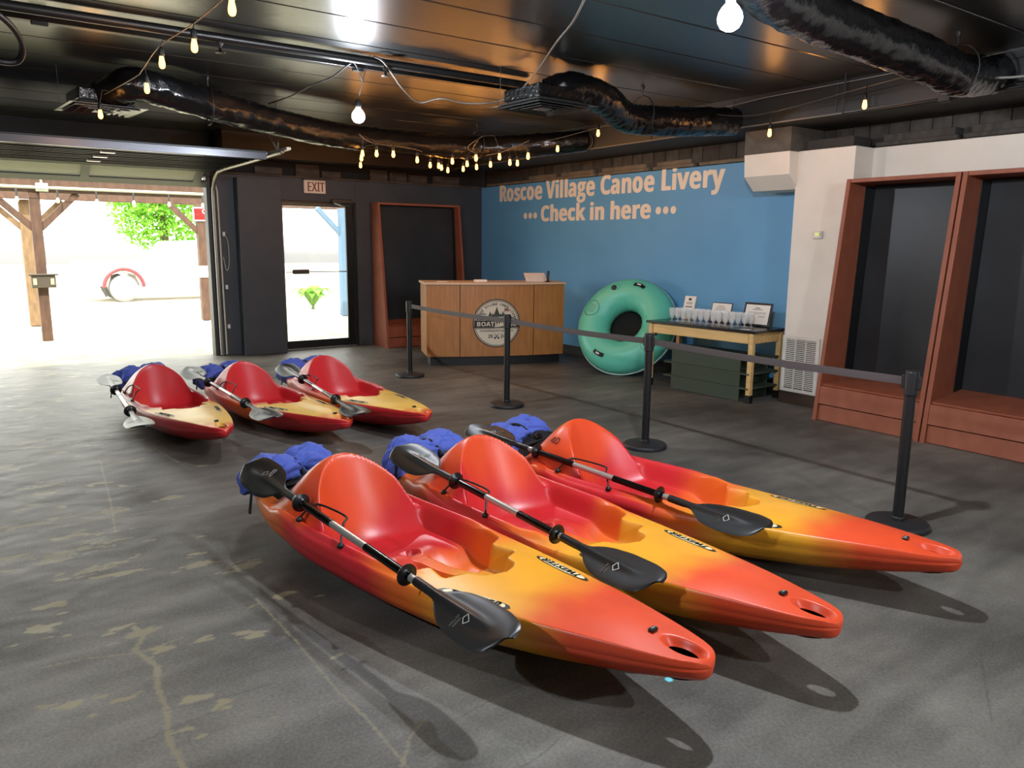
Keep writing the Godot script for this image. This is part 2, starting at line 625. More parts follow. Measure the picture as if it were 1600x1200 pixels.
func make_kayak(variant: int, bow: Vector3, yaw_deg: float, label: String, number := "", size := 1.0) -> Node3D:
	var yaw := deg_to_rad(yaw_deg)
	var at := Vector3(bow.x, 0, bow.z) - Vector3(sin(yaw), 0, cos(yaw)) * 1.5 * size
	var k := thing("kayak", label, "kayak", at, yaw, "sit-on-top kayaks on the floor")
	k.scale = Vector3(size, size, size)
	if not mesh_cache.has("hull%d" % variant):
		mesh_cache["hull%d" % variant] = kayak_hull(variant)
	part(k, "hull", mesh_cache["hull%d" % variant], m_kayak)
	# bow fitting
	var black := mat(Color(0.03, 0.03, 0.032), 0.45)
	var fit := part(k, "bow_eyelet", box(Vector3(0.035, 0.014, 0.024), 0.004), black, on_deck(0.235, 0.0, 0.006))
	part(fit, "slot", box(Vector3(0.018, 0.004, 0.008), 0.001), mat(Color(0.5, 0.5, 0.5), 0.4), Vector3(0, 0.007, 0))
	# decals on both sides of the fore deck: a pointed plate with the name
	if not mesh_cache.has("decal1"):
		for s in [1.0, -1.0]:
			var g := func(v: Vector3) -> Vector3:
				# u runs along the boat, v across; the letters are read from outside the boat
				var dd: float = (0.84 if s > 0.0 else 0.90) + v.x * s
				var xx: float = s * minf(0.222 + (0.84 - dd) * -0.19 - v.y + (0.0 if s > 0.0 else 0.03), interp(K_W, dd) * 0.93)
				return on_deck(dd, xx, 0.0015 + v.z)
			var lens := []
			for q in 25:
				var t := -1.0 + 2.0 * q / 24.0
				var hh := 0.026 * pow(1.0 - t * t, 0.4)
				lens.append([t * 0.15, hh])
			var plate := func(grow: float, up: float) -> ArrayMesh:
				var pp := PackedVector3Array()
				for q in lens:
					var lx: float = q[0] * (1.0 + grow * 0.25)
					var ly: float = q[1] + grow * 0.12 * q[1]
					for r in 5:
						pp.append(g.call(Vector3(lx, lerpf(-ly, ly, r / 4.0) + 0.018, up)))
				return grid(pp, 25, 5)
			mesh_cache["decal%d" % int(s)] = plate.call(0.6, 0.0)
			mesh_cache["decal_white%d" % int(s)] = plate.call(0.0, 0.0012)
			var tm := text("TWISTER", 0.034, 0.001, bold)
			mesh_cache["decal_text%d" % int(s)] = warp(tm, func(v: Vector3) -> Vector3: return g.call(Vector3(v.x * 0.235 / 0.19 + v.y * 0.25, v.y, v.z + 0.0028)))
	for s in [1, -1]:
		var de := part(k, "name_decal", mesh_cache["decal%d" % s], mat(Color(0.12, 0.11, 0.1), 0.4))
		part(de, "decal_face", mesh_cache["decal_white%d" % s], mat(Color(0.86, 0.82, 0.66), 0.4))
		part(de, "decal_lettering", mesh_cache["decal_text%d" % s], mat(Color(0.1, 0.1, 0.11), 0.4))
	if number != "":
		var p0 := on_deck(2.20, -0.205)
		var tx := (on_deck(2.20, -0.195) - p0).normalized()
		var tz := (on_deck(2.19, -0.205) - p0).normalized()
		var nn := tz.cross(tx).normalized()
		var upv := (Vector3.UP - nn * nn.y).normalized()
		var num := part(k, "handwritten_number", text(number, 0.045, 0.002, plain), mat(Color(0.22, 0.05, 0.05), 0.6), p0 + nn * 0.004 - upv * 0.02)
		num.basis = Basis(upv.cross(nn), upv, nn)
	# paddle keeper: two anchors with a bungee between them
	var a0 := on_deck(2.08, -0.318, 0.004)
	var a1 := on_deck(1.69, -0.335, 0.004)
	for a in [a0, a1]:
		part(k, "bungee_anchor", lathe([[0.0, -0.004], [0.017, -0.004], [0.017, 0.008], [0.009, 0.016], [0.0, 0.018]], 10), black, a)
	var over := on_deck(2.0, -0.24, 0.0)
	over.y = 0.365
	var over2 := on_deck(1.80, -0.235, 0.0)
	over2.y = 0.36
	part(k, "bungee_cord", tube(smooth_path([a0 + Vector3(0, 0.01, 0), a0.lerp(over, 0.55) + Vector3(0, 0.03, 0), over, over2, a1.lerp(over2, 0.6) + Vector3(0, 0.02, 0), a1 + Vector3(0, 0.01, 0)], 6), 0.0055, 6), black)
	# stern rigging over the tank well
	for s in [-1.0, 1.0]:
		part(k, "stern_bungee", tube(smooth_path([on_deck(2.44, -0.17 * s, 0.006), on_deck(2.62, 0.02 * s, 0.055), on_deck(2.84, 0.12 * s, 0.006)], 6), 0.004, 6), black)
	return k

# ---------------------------------------------------------------- paddle
func blade_mesh() -> ArrayMesh:
	# along +x from 0 to 0.47, face up (+y)
	var nu := 33
	var nv := 19
	var tab := [[0.0, 0.018], [0.05, 0.022], [0.11, 0.062], [0.17, 0.088], [0.26, 0.1], [0.36, 0.098], [0.43, 0.082], [0.462, 0.05], [0.47, 0.02]]
	var p := PackedVector3Array()
	for i in nu:
		var t := 0.47 * sin(PI / 2 * i / (nu - 1.0)) if i > 0 else 0.0
		var w := interp(tab, t)
		for side in 2:
			for j in nv:
				var v := -1.0 + 2.0 * j / (nv - 1.0)
				if side == 1:
					v = -v
				var ridge := 0.016 * exp(-pow(v * w / 0.016, 2.0)) * (1.0 - smoothstep(0.25, 0.42, t))
				var cup := 0.03 * pow(t / 0.47, 2.0) - 0.012 * pow(v, 2.0) * smoothstep(0.05, 0.2, t)
				var th := 0.0035 * sqrt(maxf(0.0, 1.0 - pow(v, 4.0)))
				var y := cup + (ridge + th) * (1.0 if side == 0 else -1.0)
				var skew := 0.02 * smoothstep(0.3, 0.47, t) * v
				p.append(Vector3(t - maxf(skew, -1.0) * 0.8, y, v * w))
	return grid(p, nu, nv * 2, true, PackedColorArray(), false)

func make_paddle(label: String, a: Vector3, b: Vector3, roll_a := 0.0, roll_b := 0.0) -> Node3D:
	# a and b: tips of the two blades
	var t := thing("paddle", label, "paddle", (a + b) * 0.5, 0.0, "kayak paddles lying on the kayaks")
	var x := (b - a).normalized()
	var z := x.cross(Vector3.UP).normalized()
	t.basis = Basis(x, z.cross(x), z)
	var half := (b - a).length() * 0.5
	var sh := half - 0.43
	var alu := mat(Color(0.78, 0.78, 0.76), 0.32, 0.75)
	var blk := mat(Color(0.02, 0.02, 0.022), 0.2)
	var ring := mat(Color(0.025, 0.025, 0.028), 0.3)
	part(t, "shaft", tube(PackedVector3Array([Vector3(-sh, 0, 0), Vector3(sh, 0, 0)]), 0.0165, 14), alu)
	for s in [-1.0, 1.0]:
		part(t, "grip", tube(PackedVector3Array([Vector3(s * sh * 0.23, 0, 0), Vector3(s * sh * 0.75, 0, 0)]), 0.0185, 14), blk)
		var dr := part(t, "drip_ring", lathe([[0.017, -0.014], [0.022, -0.012], [0.03, -0.003], [0.046, 0.002], [0.046, 0.005], [0.03, 0.003], [0.022, 0.014], [0.017, 0.014]], 20), ring, Vector3(s * sh * 0.70, 0, 0))
		dr.rotation.z = -s * PI / 2
		var bl := part(t, "blade", mesh_cache["blade"], mesh_cache["blade_mat"], Vector3(s * (half - 0.47), 0, 0))
		var rl: float = roll_b if s > 0 else roll_a
		bl.basis = (Basis(Vector3.UP, PI) if s < 0 else Basis.IDENTITY) * Basis(Vector3.RIGHT, rl)
		part(bl, "blade_socket", tube(PackedVector3Array([Vector3(-0.09, 0, 0), Vector3(-0.085, 0, 0), Vector3(0.0, 0, 0), Vector3(0.12, 0.004, 0)]), [0.0185, 0.0195, 0.0195, 0.012], 14), mesh_cache["blade_mat"])
		# printed mark: a diamond outline and two short lines of lettering
		var ink := mat(Color(0.62, 0.62, 0.58), 0.5)
		var st := new_st()
		var c := [Vector3(0.265, 0, 0), Vector3(0.285, 0, 0.02), Vector3(0.265, 0, 0.04), Vector3(0.245, 0, 0.02)]
		for q in 4:
			var e0: Vector3 = c[q]
			var e1: Vector3 = c[(q + 1) % 4]
			var mid := Vector3(0.265, 0, 0.02)
			quad(st, e0, e1, e1.lerp(mid, 0.25), e0.lerp(mid, 0.25), Vector3.UP)
		var sit := func(v: Vector3) -> Vector3:
			var tt := clampf(v.x, 0.1, 0.46)
			var vv := v.z / 0.1
			var cup := 0.03 * pow(tt / 0.47, 2.0) - 0.012 * vv * vv
			var rdg := 0.016 * exp(-pow(v.z / 0.016, 2.0)) * (1.0 - smoothstep(0.25, 0.42, tt))
			return Vector3(v.x, cup + rdg + 0.0052 + v.y, v.z)
		part(bl, "printed_emblem", warp(st.commit(), sit), ink)
		for q in 2:
			var tm := text(["CARLISLE", "Day Tripper"][q], 0.0085, 0.0004, bold)
			part(bl, "printed_lettering", warp(tm, func(v: Vector3) -> Vector3: return sit.call(Vector3(0.232 - q * 0.016 + v.y, v.z, 0.045 + v.x * 0.8))), ink)
	return t

# ---------------------------------------------------------------- life vest
func cushion(size: Vector3, seed_: int, wrinkle := 0.012, droop := 0.0) -> ArrayMesh:
	# rounded, creased pad; base at y = 0
	var n := FastNoiseLite.new()
	n.seed = seed_
	n.frequency = 1.0
	n.fractal_octaves = 3
	var nu := 29
	var nv := 44
	var p := PackedVector3Array()
	for i in nu:
		var th := PI * i / (nu - 1.0)
		for j in nv:
			var ph := TAU * j / nv
			var sx := signf(cos(ph)) * pow(absf(cos(ph)), 0.55)
			var sz := signf(sin(ph)) * pow(absf(sin(ph)), 0.55)
			var r := pow(sin(th), 0.6)
			var y := -signf(cos(th)) * pow(absf(cos(th)), 0.8)
			var q := Vector3(sx * r * size.x * 0.5, y * size.y * 0.5, sz * r * size.z * 0.5)
			var dirn := Vector3(sx * r, y, sz * r).normalized()
			var crease := 1.0 - absf(n.get_noise_3d(q.x * 7.0 + q.z * 5.0, q.y * 6.0, q.z * 13.0 - q.x * 3.0)) * 3.4
			q += dirn * (wrinkle * crease + 0.05 * n.get_noise_3d(q.x * 4.0 + 9.0, q.y * 4.0, q.z * 4.0))
			q.y -= droop * pow(absf(q.x / size.x * 2.0), 2.0)
			p.append(q)
	return grid(p, nu, nv, true, PackedColorArray(), true)

func make_vest(label: String, at: Vector3, turn: float, variant: int) -> Node3D:
	var v := thing("life_vest", label, "life vest", at, turn, "life vests on the kayak sterns")
	var blue: Material = mesh_cache["vest_blue"]
	var dark := mat(Color(0.035, 0.037, 0.045), 0.85)
	part(v, "back_panel", cushion(Vector3(0.52, 0.10, 0.30), 40 + variant, 0.008, 0.05), dark, Vector3(0.05, -0.03, 0.03))
	part(v, "front_panel", cushion(Vector3(0.31, 0.12, 0.27), 11 + variant, 0.020, 0.05), blue, Vector3(-0.13, 0.035, -0.01), Vector3(0.12, 0.25, 0.26))
	part(v, "front_panel", cushion(Vector3(0.30, 0.12, 0.25), 21 + variant, 0.020, 0.05), blue, Vector3(0.13, 0.055, -0.05), Vector3(0.05, -0.2, -0.14))
	# zip seam, waist belt, buckle and a loose strap end
	part(v, "zip_flap", tube(smooth_path([Vector3(0.0, 0.06, -0.13), Vector3(0.005, 0.088, -0.03), Vector3(0.0, 0.062, 0.07), Vector3(0.0, 0.0, 0.14)], 5), 0.011, 8), dark)
	part(v, "waist_belt", tube(smooth_path([Vector3(-0.26, 0.0, 0.05), Vector3(-0.15, 0.0, 0.15), Vector3(0.0, 0.01, 0.165), Vector3(0.15, 0.02, 0.15), Vector3(0.27, -0.01, 0.06)], 6), 0.017, 8, true, 0.5), dark)
	part(v, "buckle", box(Vector3(0.06, 0.02, 0.035), 0.006), mat(Color(0.02, 0.02, 0.02), 0.4), Vector3(0.02, 0.04, 0.155), Vector3(0.9, 0, 0))
	part(v, "strap_end", bar(Vector3(-0.27, 0.02, 0.04), Vector3(-0.30, -0.15, 0.05), 0.025, 0.006, 0.002), dark)
	return v

# ---------------------------------------------------------------- bulbs
func cool_bulb(called: String, label: String, at: Vector3, energy: float, cord_to: Vector3):
	var t := thing(called, label, "light bulb", at, 0.0, "cool white bulbs")
	part(t, "bulb_globe", lathe([[0.0, -0.055], [0.02, -0.052], [0.04, -0.04], [0.052, -0.018], [0.055, 0.0], [0.05, 0.022], [0.036, 0.045], [0.022, 0.06], [0.018, 0.068], [0.0, 0.07]], 20), mesh_cache["cool_glow"])
	part(t, "socket", lathe([[0.0, 0.066], [0.021, 0.066], [0.023, 0.08], [0.023, 0.12], [0.012, 0.135], [0.0, 0.136]], 14), mat(Color(0.03, 0.03, 0.03), 0.5))
	part(t, "cord", tube(PackedVector3Array([Vector3(0, 0.13, 0), cord_to - at]), 0.004, 6), mat(Color(0.04, 0.04, 0.04), 0.5))
	omni(t, Vector3.ZERO, Color(0.93, 0.96, 1.0), energy, 0.04)

func string_lights(label: String, cord_pts: Array, bulbs: Array, energy: float, cord_dark: bool):
	var t := thing("string_light", label, "string light", Vector3.ZERO, 0.0, "strings of warm bulbs under the ceiling")
	var cm := mat(Color(0.03, 0.03, 0.03), 0.5) if cord_dark else mat(Color(0.28, 0.27, 0.26), 0.5)
	var path := smooth_path(cord_pts, 5)
	part(t, "cord", tube(path, 0.004, 6), cm)
	for b in bulbs:
		var at: Vector3 = b
		# hang from the nearest point of the cord
		var best := path[0]
		for q in path:
			if Vector2(q.x - at.x, q.z - at.z).length() < Vector2(best.x - at.x, best.z - at.z).length():
				best = q
		var top := Vector3(at.x, maxf(at.y + 0.10, best.y), at.z)
		var drop := part(t, "drop_cord", tube(PackedVector3Array([best, top.lerp(best, 0.3), at + Vector3(0, 0.085, 0)]), 0.0035, 6), mat(Color(0.03, 0.03, 0.03), 0.5))
		part(drop, "socket", lathe([[0.0, 0.035], [0.014, 0.035], [0.017, 0.045], [0.016, 0.075], [0.008, 0.09], [0.0, 0.09]], 12), mat(Color(0.025, 0.025, 0.025), 0.5), at)
		var bu := part(t, "bulb", lathe([[0.0, -0.036], [0.008, -0.034], [0.0155, -0.027], [0.0185, -0.014], [0.018, 0.0], [0.014, 0.02], [0.0115, 0.036], [0.0, 0.037]], 14), mesh_cache["warm_glow"], at)
		omni(bu, Vector3.ZERO, Color(1.0, 0.66, 0.32), energy, 0.02)

# ---------------------------------------------------------------- floor texture
func draw_line_img(im: Image, a: Vector2, b: Vector2, r: float, c: Color, rng: RandomNumberGenerator):
	var n := int(a.distance_to(b)) + 1
	for i in n:
		var q := a.lerp(b, float(i) / n)
		var rr := r * rng.randf_range(0.3, 1.3)
		var al := rng.randf_range(0.35, 1.0)
		for dy in range(-ceili(rr), ceili(rr) + 1):
			for dx in range(-ceili(rr), ceili(rr) + 1):
				var x := int(q.x) + dx
				var y := int(q.y) + dy
				if x >= 0 and y >= 0 and x < im.get_width() and y < im.get_height() and dx * dx + dy * dy <= rr * rr + 0.5:
					im.set_pixel(x, y, im.get_pixel(x, y).lerp(c, al * 0.8))

func floor_material() -> StandardMaterial3D:
	# one image for x -4.5 .. 7.5 and z -11.6 .. 0.4 (12 m square)
	var S := 2048
	var k := S / 12.0
	var mk := func(f: float, sd: int, kind: int, oct: int, sx: float) -> PackedByteArray:
		var n := FastNoiseLite.new()
		n.seed = sd
		n.frequency = f
		n.noise_type = kind
		n.fractal_octaves = oct
		var im := n.get_image(int(S * sx), S)
		if sx != 1.0:
			im.resize(S, S, Image.INTERPOLATE_BILINEAR)
		return im.get_data()
	var big: PackedByteArray = mk.call(0.004, 3, FastNoiseLite.TYPE_SIMPLEX_SMOOTH, 5, 1.0)
	var streak: PackedByteArray = mk.call(0.03, 8, FastNoiseLite.TYPE_SIMPLEX_SMOOTH, 4, 0.25)
	var fine: PackedByteArray = mk.call(0.35, 5, FastNoiseLite.TYPE_SIMPLEX, 2, 1.0)
	var chip: PackedByteArray = mk.call(0.028, 21, FastNoiseLite.TYPE_SIMPLEX_SMOOTH, 5, 0.45)
	var out := PackedByteArray()
	out.resize(S * S * 3)
	for y in S:
		var wz := -11.6 + y / k
		for x in S:
			var i := y * S + x
			var wx := -4.5 + x / k
			var v: float = 0.352 + (big[i] - 128) * 0.0008 + (streak[i] - 128) * 0.0004 + (fine[i] - 128) * 0.00038
			var r := v * 1.035
			var g := v * 1.0
			var b := v * 0.93
			# chipped paint where people walk in from the big door
			var lim := 188.0 + maxf(0.0, (wx - 0.4)) * 32.0 + maxf(0.0, wz + 3.4) * 10.0 - clampf(-wz - 6.0, 0.0, 2.0) * 5.0
			if chip[i] > lim:
				var t := minf(1.0, (chip[i] - lim) / 6.0)
				r = lerpf(r, 0.52, t)
				g = lerpf(g, 0.49, t)
				b = lerpf(b, 0.39, t)
			out[i * 3] = int(clampf(r, 0.0, 1.0) * 255.0)
			out[i * 3 + 1] = int(clampf(g, 0.0, 1.0) * 255.0)
			out[i * 3 + 2] = int(clampf(b, 0.0, 1.0) * 255.0)
	var im := Image.create_from_data(S, S, false, Image.FORMAT_RGB8, out)
	var rng := RandomNumberGenerator.new()
	rng.seed = 4
	var pale := Color(0.50, 0.47, 0.38)
	var lines := [
		[[0.95, -3.39], [0.96, -3.16], [0.97, -2.86], [0.97, -2.47], [0.99, -2.22], [0.99, -1.95], [0.98, -1.2]],
		[[0.44, -3.42], [0.46, -3.3], [0.41, -3.2], [0.46, -3.02], [0.43, -2.86], [0.43, -2.69], [0.40, -2.53], [0.41, -2.32], [0.45, -1.8]],
		[[0.08, -3.26], [0.23, -3.24], [0.42, -3.17], [0.6, -3.2]],
		[[0.69, -6.40], [0.60, -5.16], [0.55, -4.67]],
		[[0.19, -4.91], [0.49, -4.94], [1.01, -4.89]],
		[[1.15, -2.14], [1.07, -2.09], [0.97, -1.96]],
		[[1.09, -6.48], [1.19, -5.67]],
		[[0.3, -5.6], [0.62, -5.5], [0.9, -5.52]]]
	for li in lines.size():
		var l: Array = lines[li]
		for q in l.size() - 1:
			draw_line_img(im, Vector2((l[q][0] + 4.5) * k, (l[q][1] + 11.6) * k), Vector2((l[q + 1][0] + 4.5) * k, (l[q + 1][1] + 11.6) * k), 2.0 if li == 1 else 0.9, pale, rng)
	# blobs of bare concrete
	for b in [[0.17, -5.05, 0.09], [0.37, -4.51, 0.10], [0.25, -4.44, 0.06], [0.39, -4.15, 0.05], [0.57, -5.04, 0.05], [0.79, -3.93, 0.045], [0.98, -3.79, 0.05], [0.61, -7.03, 0.12], [0.86, -6.19, 0.05], [0.44, -3.34, 0.03], [0.26, -5.85, 0.07]]:
		for q in 30:
			var c := Vector2(b[0] + rng.randfn(0.0, b[2]), b[1] + rng.randfn(0.0, b[2] * 0.45))
			draw_line_img(im, (c + Vector2(4.5, 11.6)) * k, (c + Vector2(4.5 + rng.randf_range(0.02, 0.08), 11.6 + rng.randf_range(-0.015, 0.015))) * k, 1.4, pale, rng)
	# faint scuffs
	for q in 260:
		var c := Vector2(rng.randf_range(-1.0, 7.2), rng.randf_range(-9.0, 0.2))
		var ang := rng.randf_range(-0.5, 0.5)
		var curl := rng.randf_range(-0.25, 0.25)
		var sh := Color(0.44, 0.425, 0.39) if rng.randf() > 0.35 else Color(0.24, 0.235, 0.225)
		for w in rng.randi_range(3, 8):
			var e := c + Vector2(cos(ang), sin(ang)) * 0.09
			var A := (c + Vector2(4.5, 11.6)) * k
			var B := (e + Vector2(4.5, 11.6)) * k
			for i in 16:
				var g := A.lerp(B, i / 16.0)
				if g.x >= 0 and g.y >= 0 and g.x < S and g.y < S:
					im.set_pixel(int(g.x), int(g.y), im.get_pixel(int(g.x), int(g.y)).lerp(sh, 0.35))
			c = e
			ang += curl
	# the blue spot under the bow
	for q in 4:
		draw_line_img(im, Vector2(2.03 + 4.5, -1.835 + 11.6) * k, Vector2(2.042 + 4.5, -1.84 + 11.6) * k, 2.0, Color(0.45, 0.82, 0.86), rng)
	var m := StandardMaterial3D.new()
	m.albedo_texture = ImageTexture.create_from_image(im)
	m.roughness = 0.5
	m.metallic_specular = 0.36
	m.normal_enabled = true
	m.normal_texture = noise_tex(0.06, 9, Color.BLACK, Color.WHITE, 512, FastNoiseLite.TYPE_SIMPLEX, 3, true, 2.0)
	m.uv1_scale = Vector3(1, 1, 1)
	m.normal_scale = 0.15
	return m

func floor_mesh() -> ArrayMesh:
	# slab with a top whose uv runs over 12 m
	var st := new_st()
	var x0 := -4.5
	var x1 := 7.5
	var z0 := -11.6
	var z1 := 0.4
	for cx in 1:
		for p in [[x0, z0], [x1, z0], [x1, z1], [x0, z0], [x1, z1], [x0, z1]]:
			st.set_uv(Vector2((p[0] - x0) / 12.0, (p[1] - z0) / 12.0))
			st.set_normal(Vector3.UP)
			st.set_tangent(Plane(1, 0, 0, 1))
			st.add_vertex(Vector3(p[0], 0, p[1]))
	for s in [[Vector3(x0, 0, z0), Vector3(x1, 0, z0), Vector3(0, 0, -1)], [Vector3(x1, 0, z0), Vector3(x1, 0, z1), Vector3(1, 0, 0)], [Vector3(x1, 0, z1), Vector3(x0, 0, z1), Vector3(0, 0, 1)], [Vector3(x0, 0, z1), Vector3(x0, 0, z0), Vector3(-1, 0, 0)]]:
		var a: Vector3 = s[0]
		var b: Vector3 = s[1]
		var q := [a, b, b + Vector3(0, -0.2, 0), a, b + Vector3(0, -0.2, 0), a + Vector3(0, -0.2, 0)]
		for v in q:
			st.set_uv(Vector2(0.1, 0.1))
			st.set_normal(s[2])
			st.set_tangent(Plane(1, 0, 0, 1))
			st.add_vertex(v)
	return st.commit()

# ---------------------------------------------------------------- furniture
func stanchion(at: Vector3, label: String, belt_to := Vector3.ZERO) -> Node3D:
	var t := thing("stanchion", label, "barrier post", at, 0.0, "barrier posts in a row")
	var dk := mat(Color(0.14, 0.14, 0.15), 0.42, 0.2)
	part(t, "base", lathe([[0.0, 0.0], [0.172, 0.0], [0.175, 0.006], [0.175, 0.026], [0.165, 0.036], [0.06, 0.042], [0.0, 0.042]], 40), mat(Color(0.12, 0.12, 0.13), 0.5))
	part(t, "pole", lathe([[0.0, 0.04], [0.031, 0.04], [0.031, 0.80], [0.0, 0.80]], 24), mesh_cache["post_metal"])
	part(t, "foot_collar", lathe([[0.031, 0.04], [0.036, 0.042], [0.036, 0.06], [0.031, 0.064]], 24), dk)
	var head := part(t, "head", lathe([[0.0, 0.79], [0.036, 0.79], [0.038, 0.795], [0.038, 0.92], [0.035, 0.93], [0.0, 0.93]], 24), dk)
	for s in [-1.0, 1.0]:
		part(head, "belt_clip", box(Vector3(0.026, 0.075, 0.022), 0.004), mat(Color(0.09, 0.09, 0.095), 0.5), Vector3(0, 0.865, s * 0.045))
	if belt_to != Vector3.ZERO:
		var d := belt_to - at
		var dirn := Vector3(d.x, 0, d.z).normalized()
		var p := PackedVector3Array()
		var n := 25
		var sd := dirn.cross(Vector3.UP) * 0.0012
		for i in n:
			var q := dirn * lerpf(0.05, d.length() - 0.05, i / (n - 1.0))
			var sag := -0.012 * sin(PI * i / (n - 1.0))
			for c in [[0.024, 1.0], [0.024, -1.0], [-0.024, -1.0], [-0.024, 1.0]]:
				p.append(q + Vector3(0, 0.868 + sag + c[0], 0) + sd * c[1])
		part(t, "belt", grid(p, n, 4, true), mesh_cache["belt"])
	return t

func slanted_case(called: String, label: String, at: Vector3, turn: float, w: float, h: float, depth0: float, depth1: float, paint: Material, dark: Material, group: String) -> Node3D:
	# open display case; back against local z = 0, front towards +z, deeper at the foot
	var t := thing(called, label, "display case", at, turn, group)
	var sp := PackedVector2Array([Vector2(0, 0), Vector2(depth0, 0), Vector2(depth1, h), Vector2(0, h)])
	for s in [-1.0, 1.0]:
		# prism runs along z; turn its xy plane to zy
		var pm := prism(sp, -0.019, 0.019)
		var o := part(t, "side_panel", pm, paint, Vector3(s * (w / 2 - 0.019), 0, 0), Vector3(0, -PI / 2, 0))
		o.rotation = Vector3(0, -PI / 2, 0)
		# rear half of the inner face is painted black
		var lin := PackedVector2Array([Vector2(0.0, 0.36), Vector2(depth0 * 0.46, 0.36), Vector2(depth1 * 0.50, h - 0.05), Vector2(0.0, h - 0.05)])
		part(o, "black_lining", prism(lin, -0.003, 0.003), dark, Vector3(0, 0, s * 0.0225))
	part(t, "top_panel", box(Vector3(w - 0.08, 0.035, depth1), 0.003), paint, Vector3(0, h - 0.0175, depth1 / 2))
	# the back panel leans with the case
	var zb0 := depth0 * 0.30
	var zb1 := depth1 * 0.18
	var hb := h - 0.16
	part(t, "back_panel", box(Vector3(w - 0.09, sqrt(hb * hb + pow(zb0 - zb1, 2.0)), 0.015), 0.002), mesh_cache["case_back"], Vector3(0, 0.12 + hb / 2, (zb0 + zb1) / 2), Vector3(-atan((zb0 - zb1) / hb), 0, 0))
	# sloping sill, two front boards
	var f := func(y: float) -> float: return lerpf(depth0, depth1, y / h)
	var zs0: float = f.call(0.30) - 0.02
	var zs1 := depth0 * 0.27
	part(t, "sill", box(Vector3(w - 0.078, 0.02, sqrt(pow(zs0 - zs1, 2.0) + 0.0036)), 0.003), paint, Vector3(0, 0.37, (zs0 + zs1) / 2), Vector3(atan(0.06 / (zs0 - zs1)), 0, 0))
	part(t, "front_board", box(Vector3(w - 0.078, 0.17, 0.02), 0.003), paint, Vector3(0, 0.245, f.call(0.245) - 0.012), Vector3(-atan((depth0 - depth1) / h), 0, 0))
	part(t, "kick_board", box(Vector3(w - 0.078, 0.15, 0.02), 0.003), paint, Vector3(0, 0.078, f.call(0.078) - 0.035), Vector3(-atan((depth0 - depth1) / h), 0, 0))
	return t

func flex_duct(called: String, label: String, pts: Array, r: float, seed_: int) -> Node3D:
	var t := thing(called, label, "air duct", Vector3.ZERO, 0.0, "black flexible ducts")
	var path := smooth_path(pts, 26)
	var n := FastNoiseLite.new()
	n.seed = seed_
	n.frequency = 1.0
	var sides := 36
	var p := PackedVector3Array()
	var side := Vector3.ZERO
	var run := 0.0
	for i in path.size():
		var tt := (path[min(i + 1, path.size() - 1)] - path[max(i - 1, 0)]).normalized()
		if i > 0:
			run += path[i].distance_to(path[i - 1])
		if side == Vector3.ZERO:
			side = tt.cross(Vector3.UP).normalized()
		side = (side - tt * side.dot(tt)).normalized()
		var up := side.cross(tt)
		for k in sides:
			var a := TAU * k / sides
			var dirn := side * cos(a) + up * sin(a)
			var rr := r + 0.010 * n.get_noise_3d(run * 17.0 + 2.0 * sin(a), cos(a) * 1.6, sin(a) * 1.6) + 0.012 * n.get_noise_3d(run * 5.0 + 40.0, cos(a) * 1.5, sin(a) * 1.5)
			p.append(path[i] + dirn * rr)
	part(t, "sleeve", grid(p, path.size(), sides, true, PackedColorArray(), true), mesh_cache["duct"])
	return t

func diffuser(label: String, at: Vector3, turn: float, size: float):
	var t := thing("air_diffuser", label, "air vent", at, turn, "square ceiling diffusers")
	var m: Material = mesh_cache["diffuser"]
	# flat flange and nested square cones that step down towards the middle
	var ring := func(a: float, ya: float, b: float, yb: float) -> ArrayMesh:
		var st := new_st()
		var c := [Vector2(-1, -1), Vector2(1, -1), Vector2(1, 1), Vector2(-1, 1)]
		var th := Vector3(0, 0.004, 0)
		for q in 4:
			var u: Vector2 = c[q]
			var v: Vector2 = c[(q + 1) % 4]
			var out := Vector3(u.x + v.x, 0, u.y + v.y) * 0.5
			var A := Vector3(u.x * a, ya, u.y * a)
			var B := Vector3(v.x * a, ya, v.y * a)
			var C := Vector3(v.x * b, yb, v.y * b)
			var D := Vector3(u.x * b, yb, u.y * b)
			var n := (A - B).cross(D - A).normalized()
			if n.y > 0.0:
				n = -n
			quad(st, A, B, C, D, n)
			quad(st, A + th, B + th, C + th, D + th, -n)
			quad(st, A, B, B + th, A + th, out)
			quad(st, D, C, C + th, D + th, -out)
		return st.commit()
	var hs := size * 0.5
	part(t, "flange", ring.call(hs, 0.0, hs * 0.84, 0.006), m)
	part(t, "louvre", ring.call(hs * 0.84, -0.012, hs * 0.62, 0.045), m)
	part(t, "louvre", ring.call(hs * 0.62, -0.016, hs * 0.42, 0.040), m)
	part(t, "louvre", ring.call(hs * 0.42, -0.018, hs * 0.22, 0.034), m)
	part(t, "centre_plate", box(Vector3(hs * 0.42, 0.004, hs * 0.42), 0.001), m, Vector3(0, -0.016, 0))
	part(t, "collar_box", box(Vector3(size * 0.72, 0.10, size * 0.72), 0.01), mesh_cache["duct"], Vector3(0, 0.09, 0))
	for s in [-1.0, 1.0]:
		part(t, "hanger_wire", tube(PackedVector3Array([Vector3(s * size * 0.46, 0.0, -size * 0.3), Vector3(s * size * 0.46, HC - at.y, -size * 0.3)]), 0.002, 5), mat(Color(0.35, 0.35, 0.33), 0.4, 0.6))

func glass_mesh() -> ArrayMesh:
	return lathe([[0.0, 0.0], [0.034, 0.0], [0.034, 0.003], [0.008, 0.008], [0.005, 0.014], [0.005, 0.024], [0.012, 0.032], [0.026, 0.05], [0.032, 0.08], [0.036, 0.15], [0.0345, 0.15], [0.030, 0.08], [0.022, 0.05], [0.006, 0.036], [0.0, 0.035]], 16)

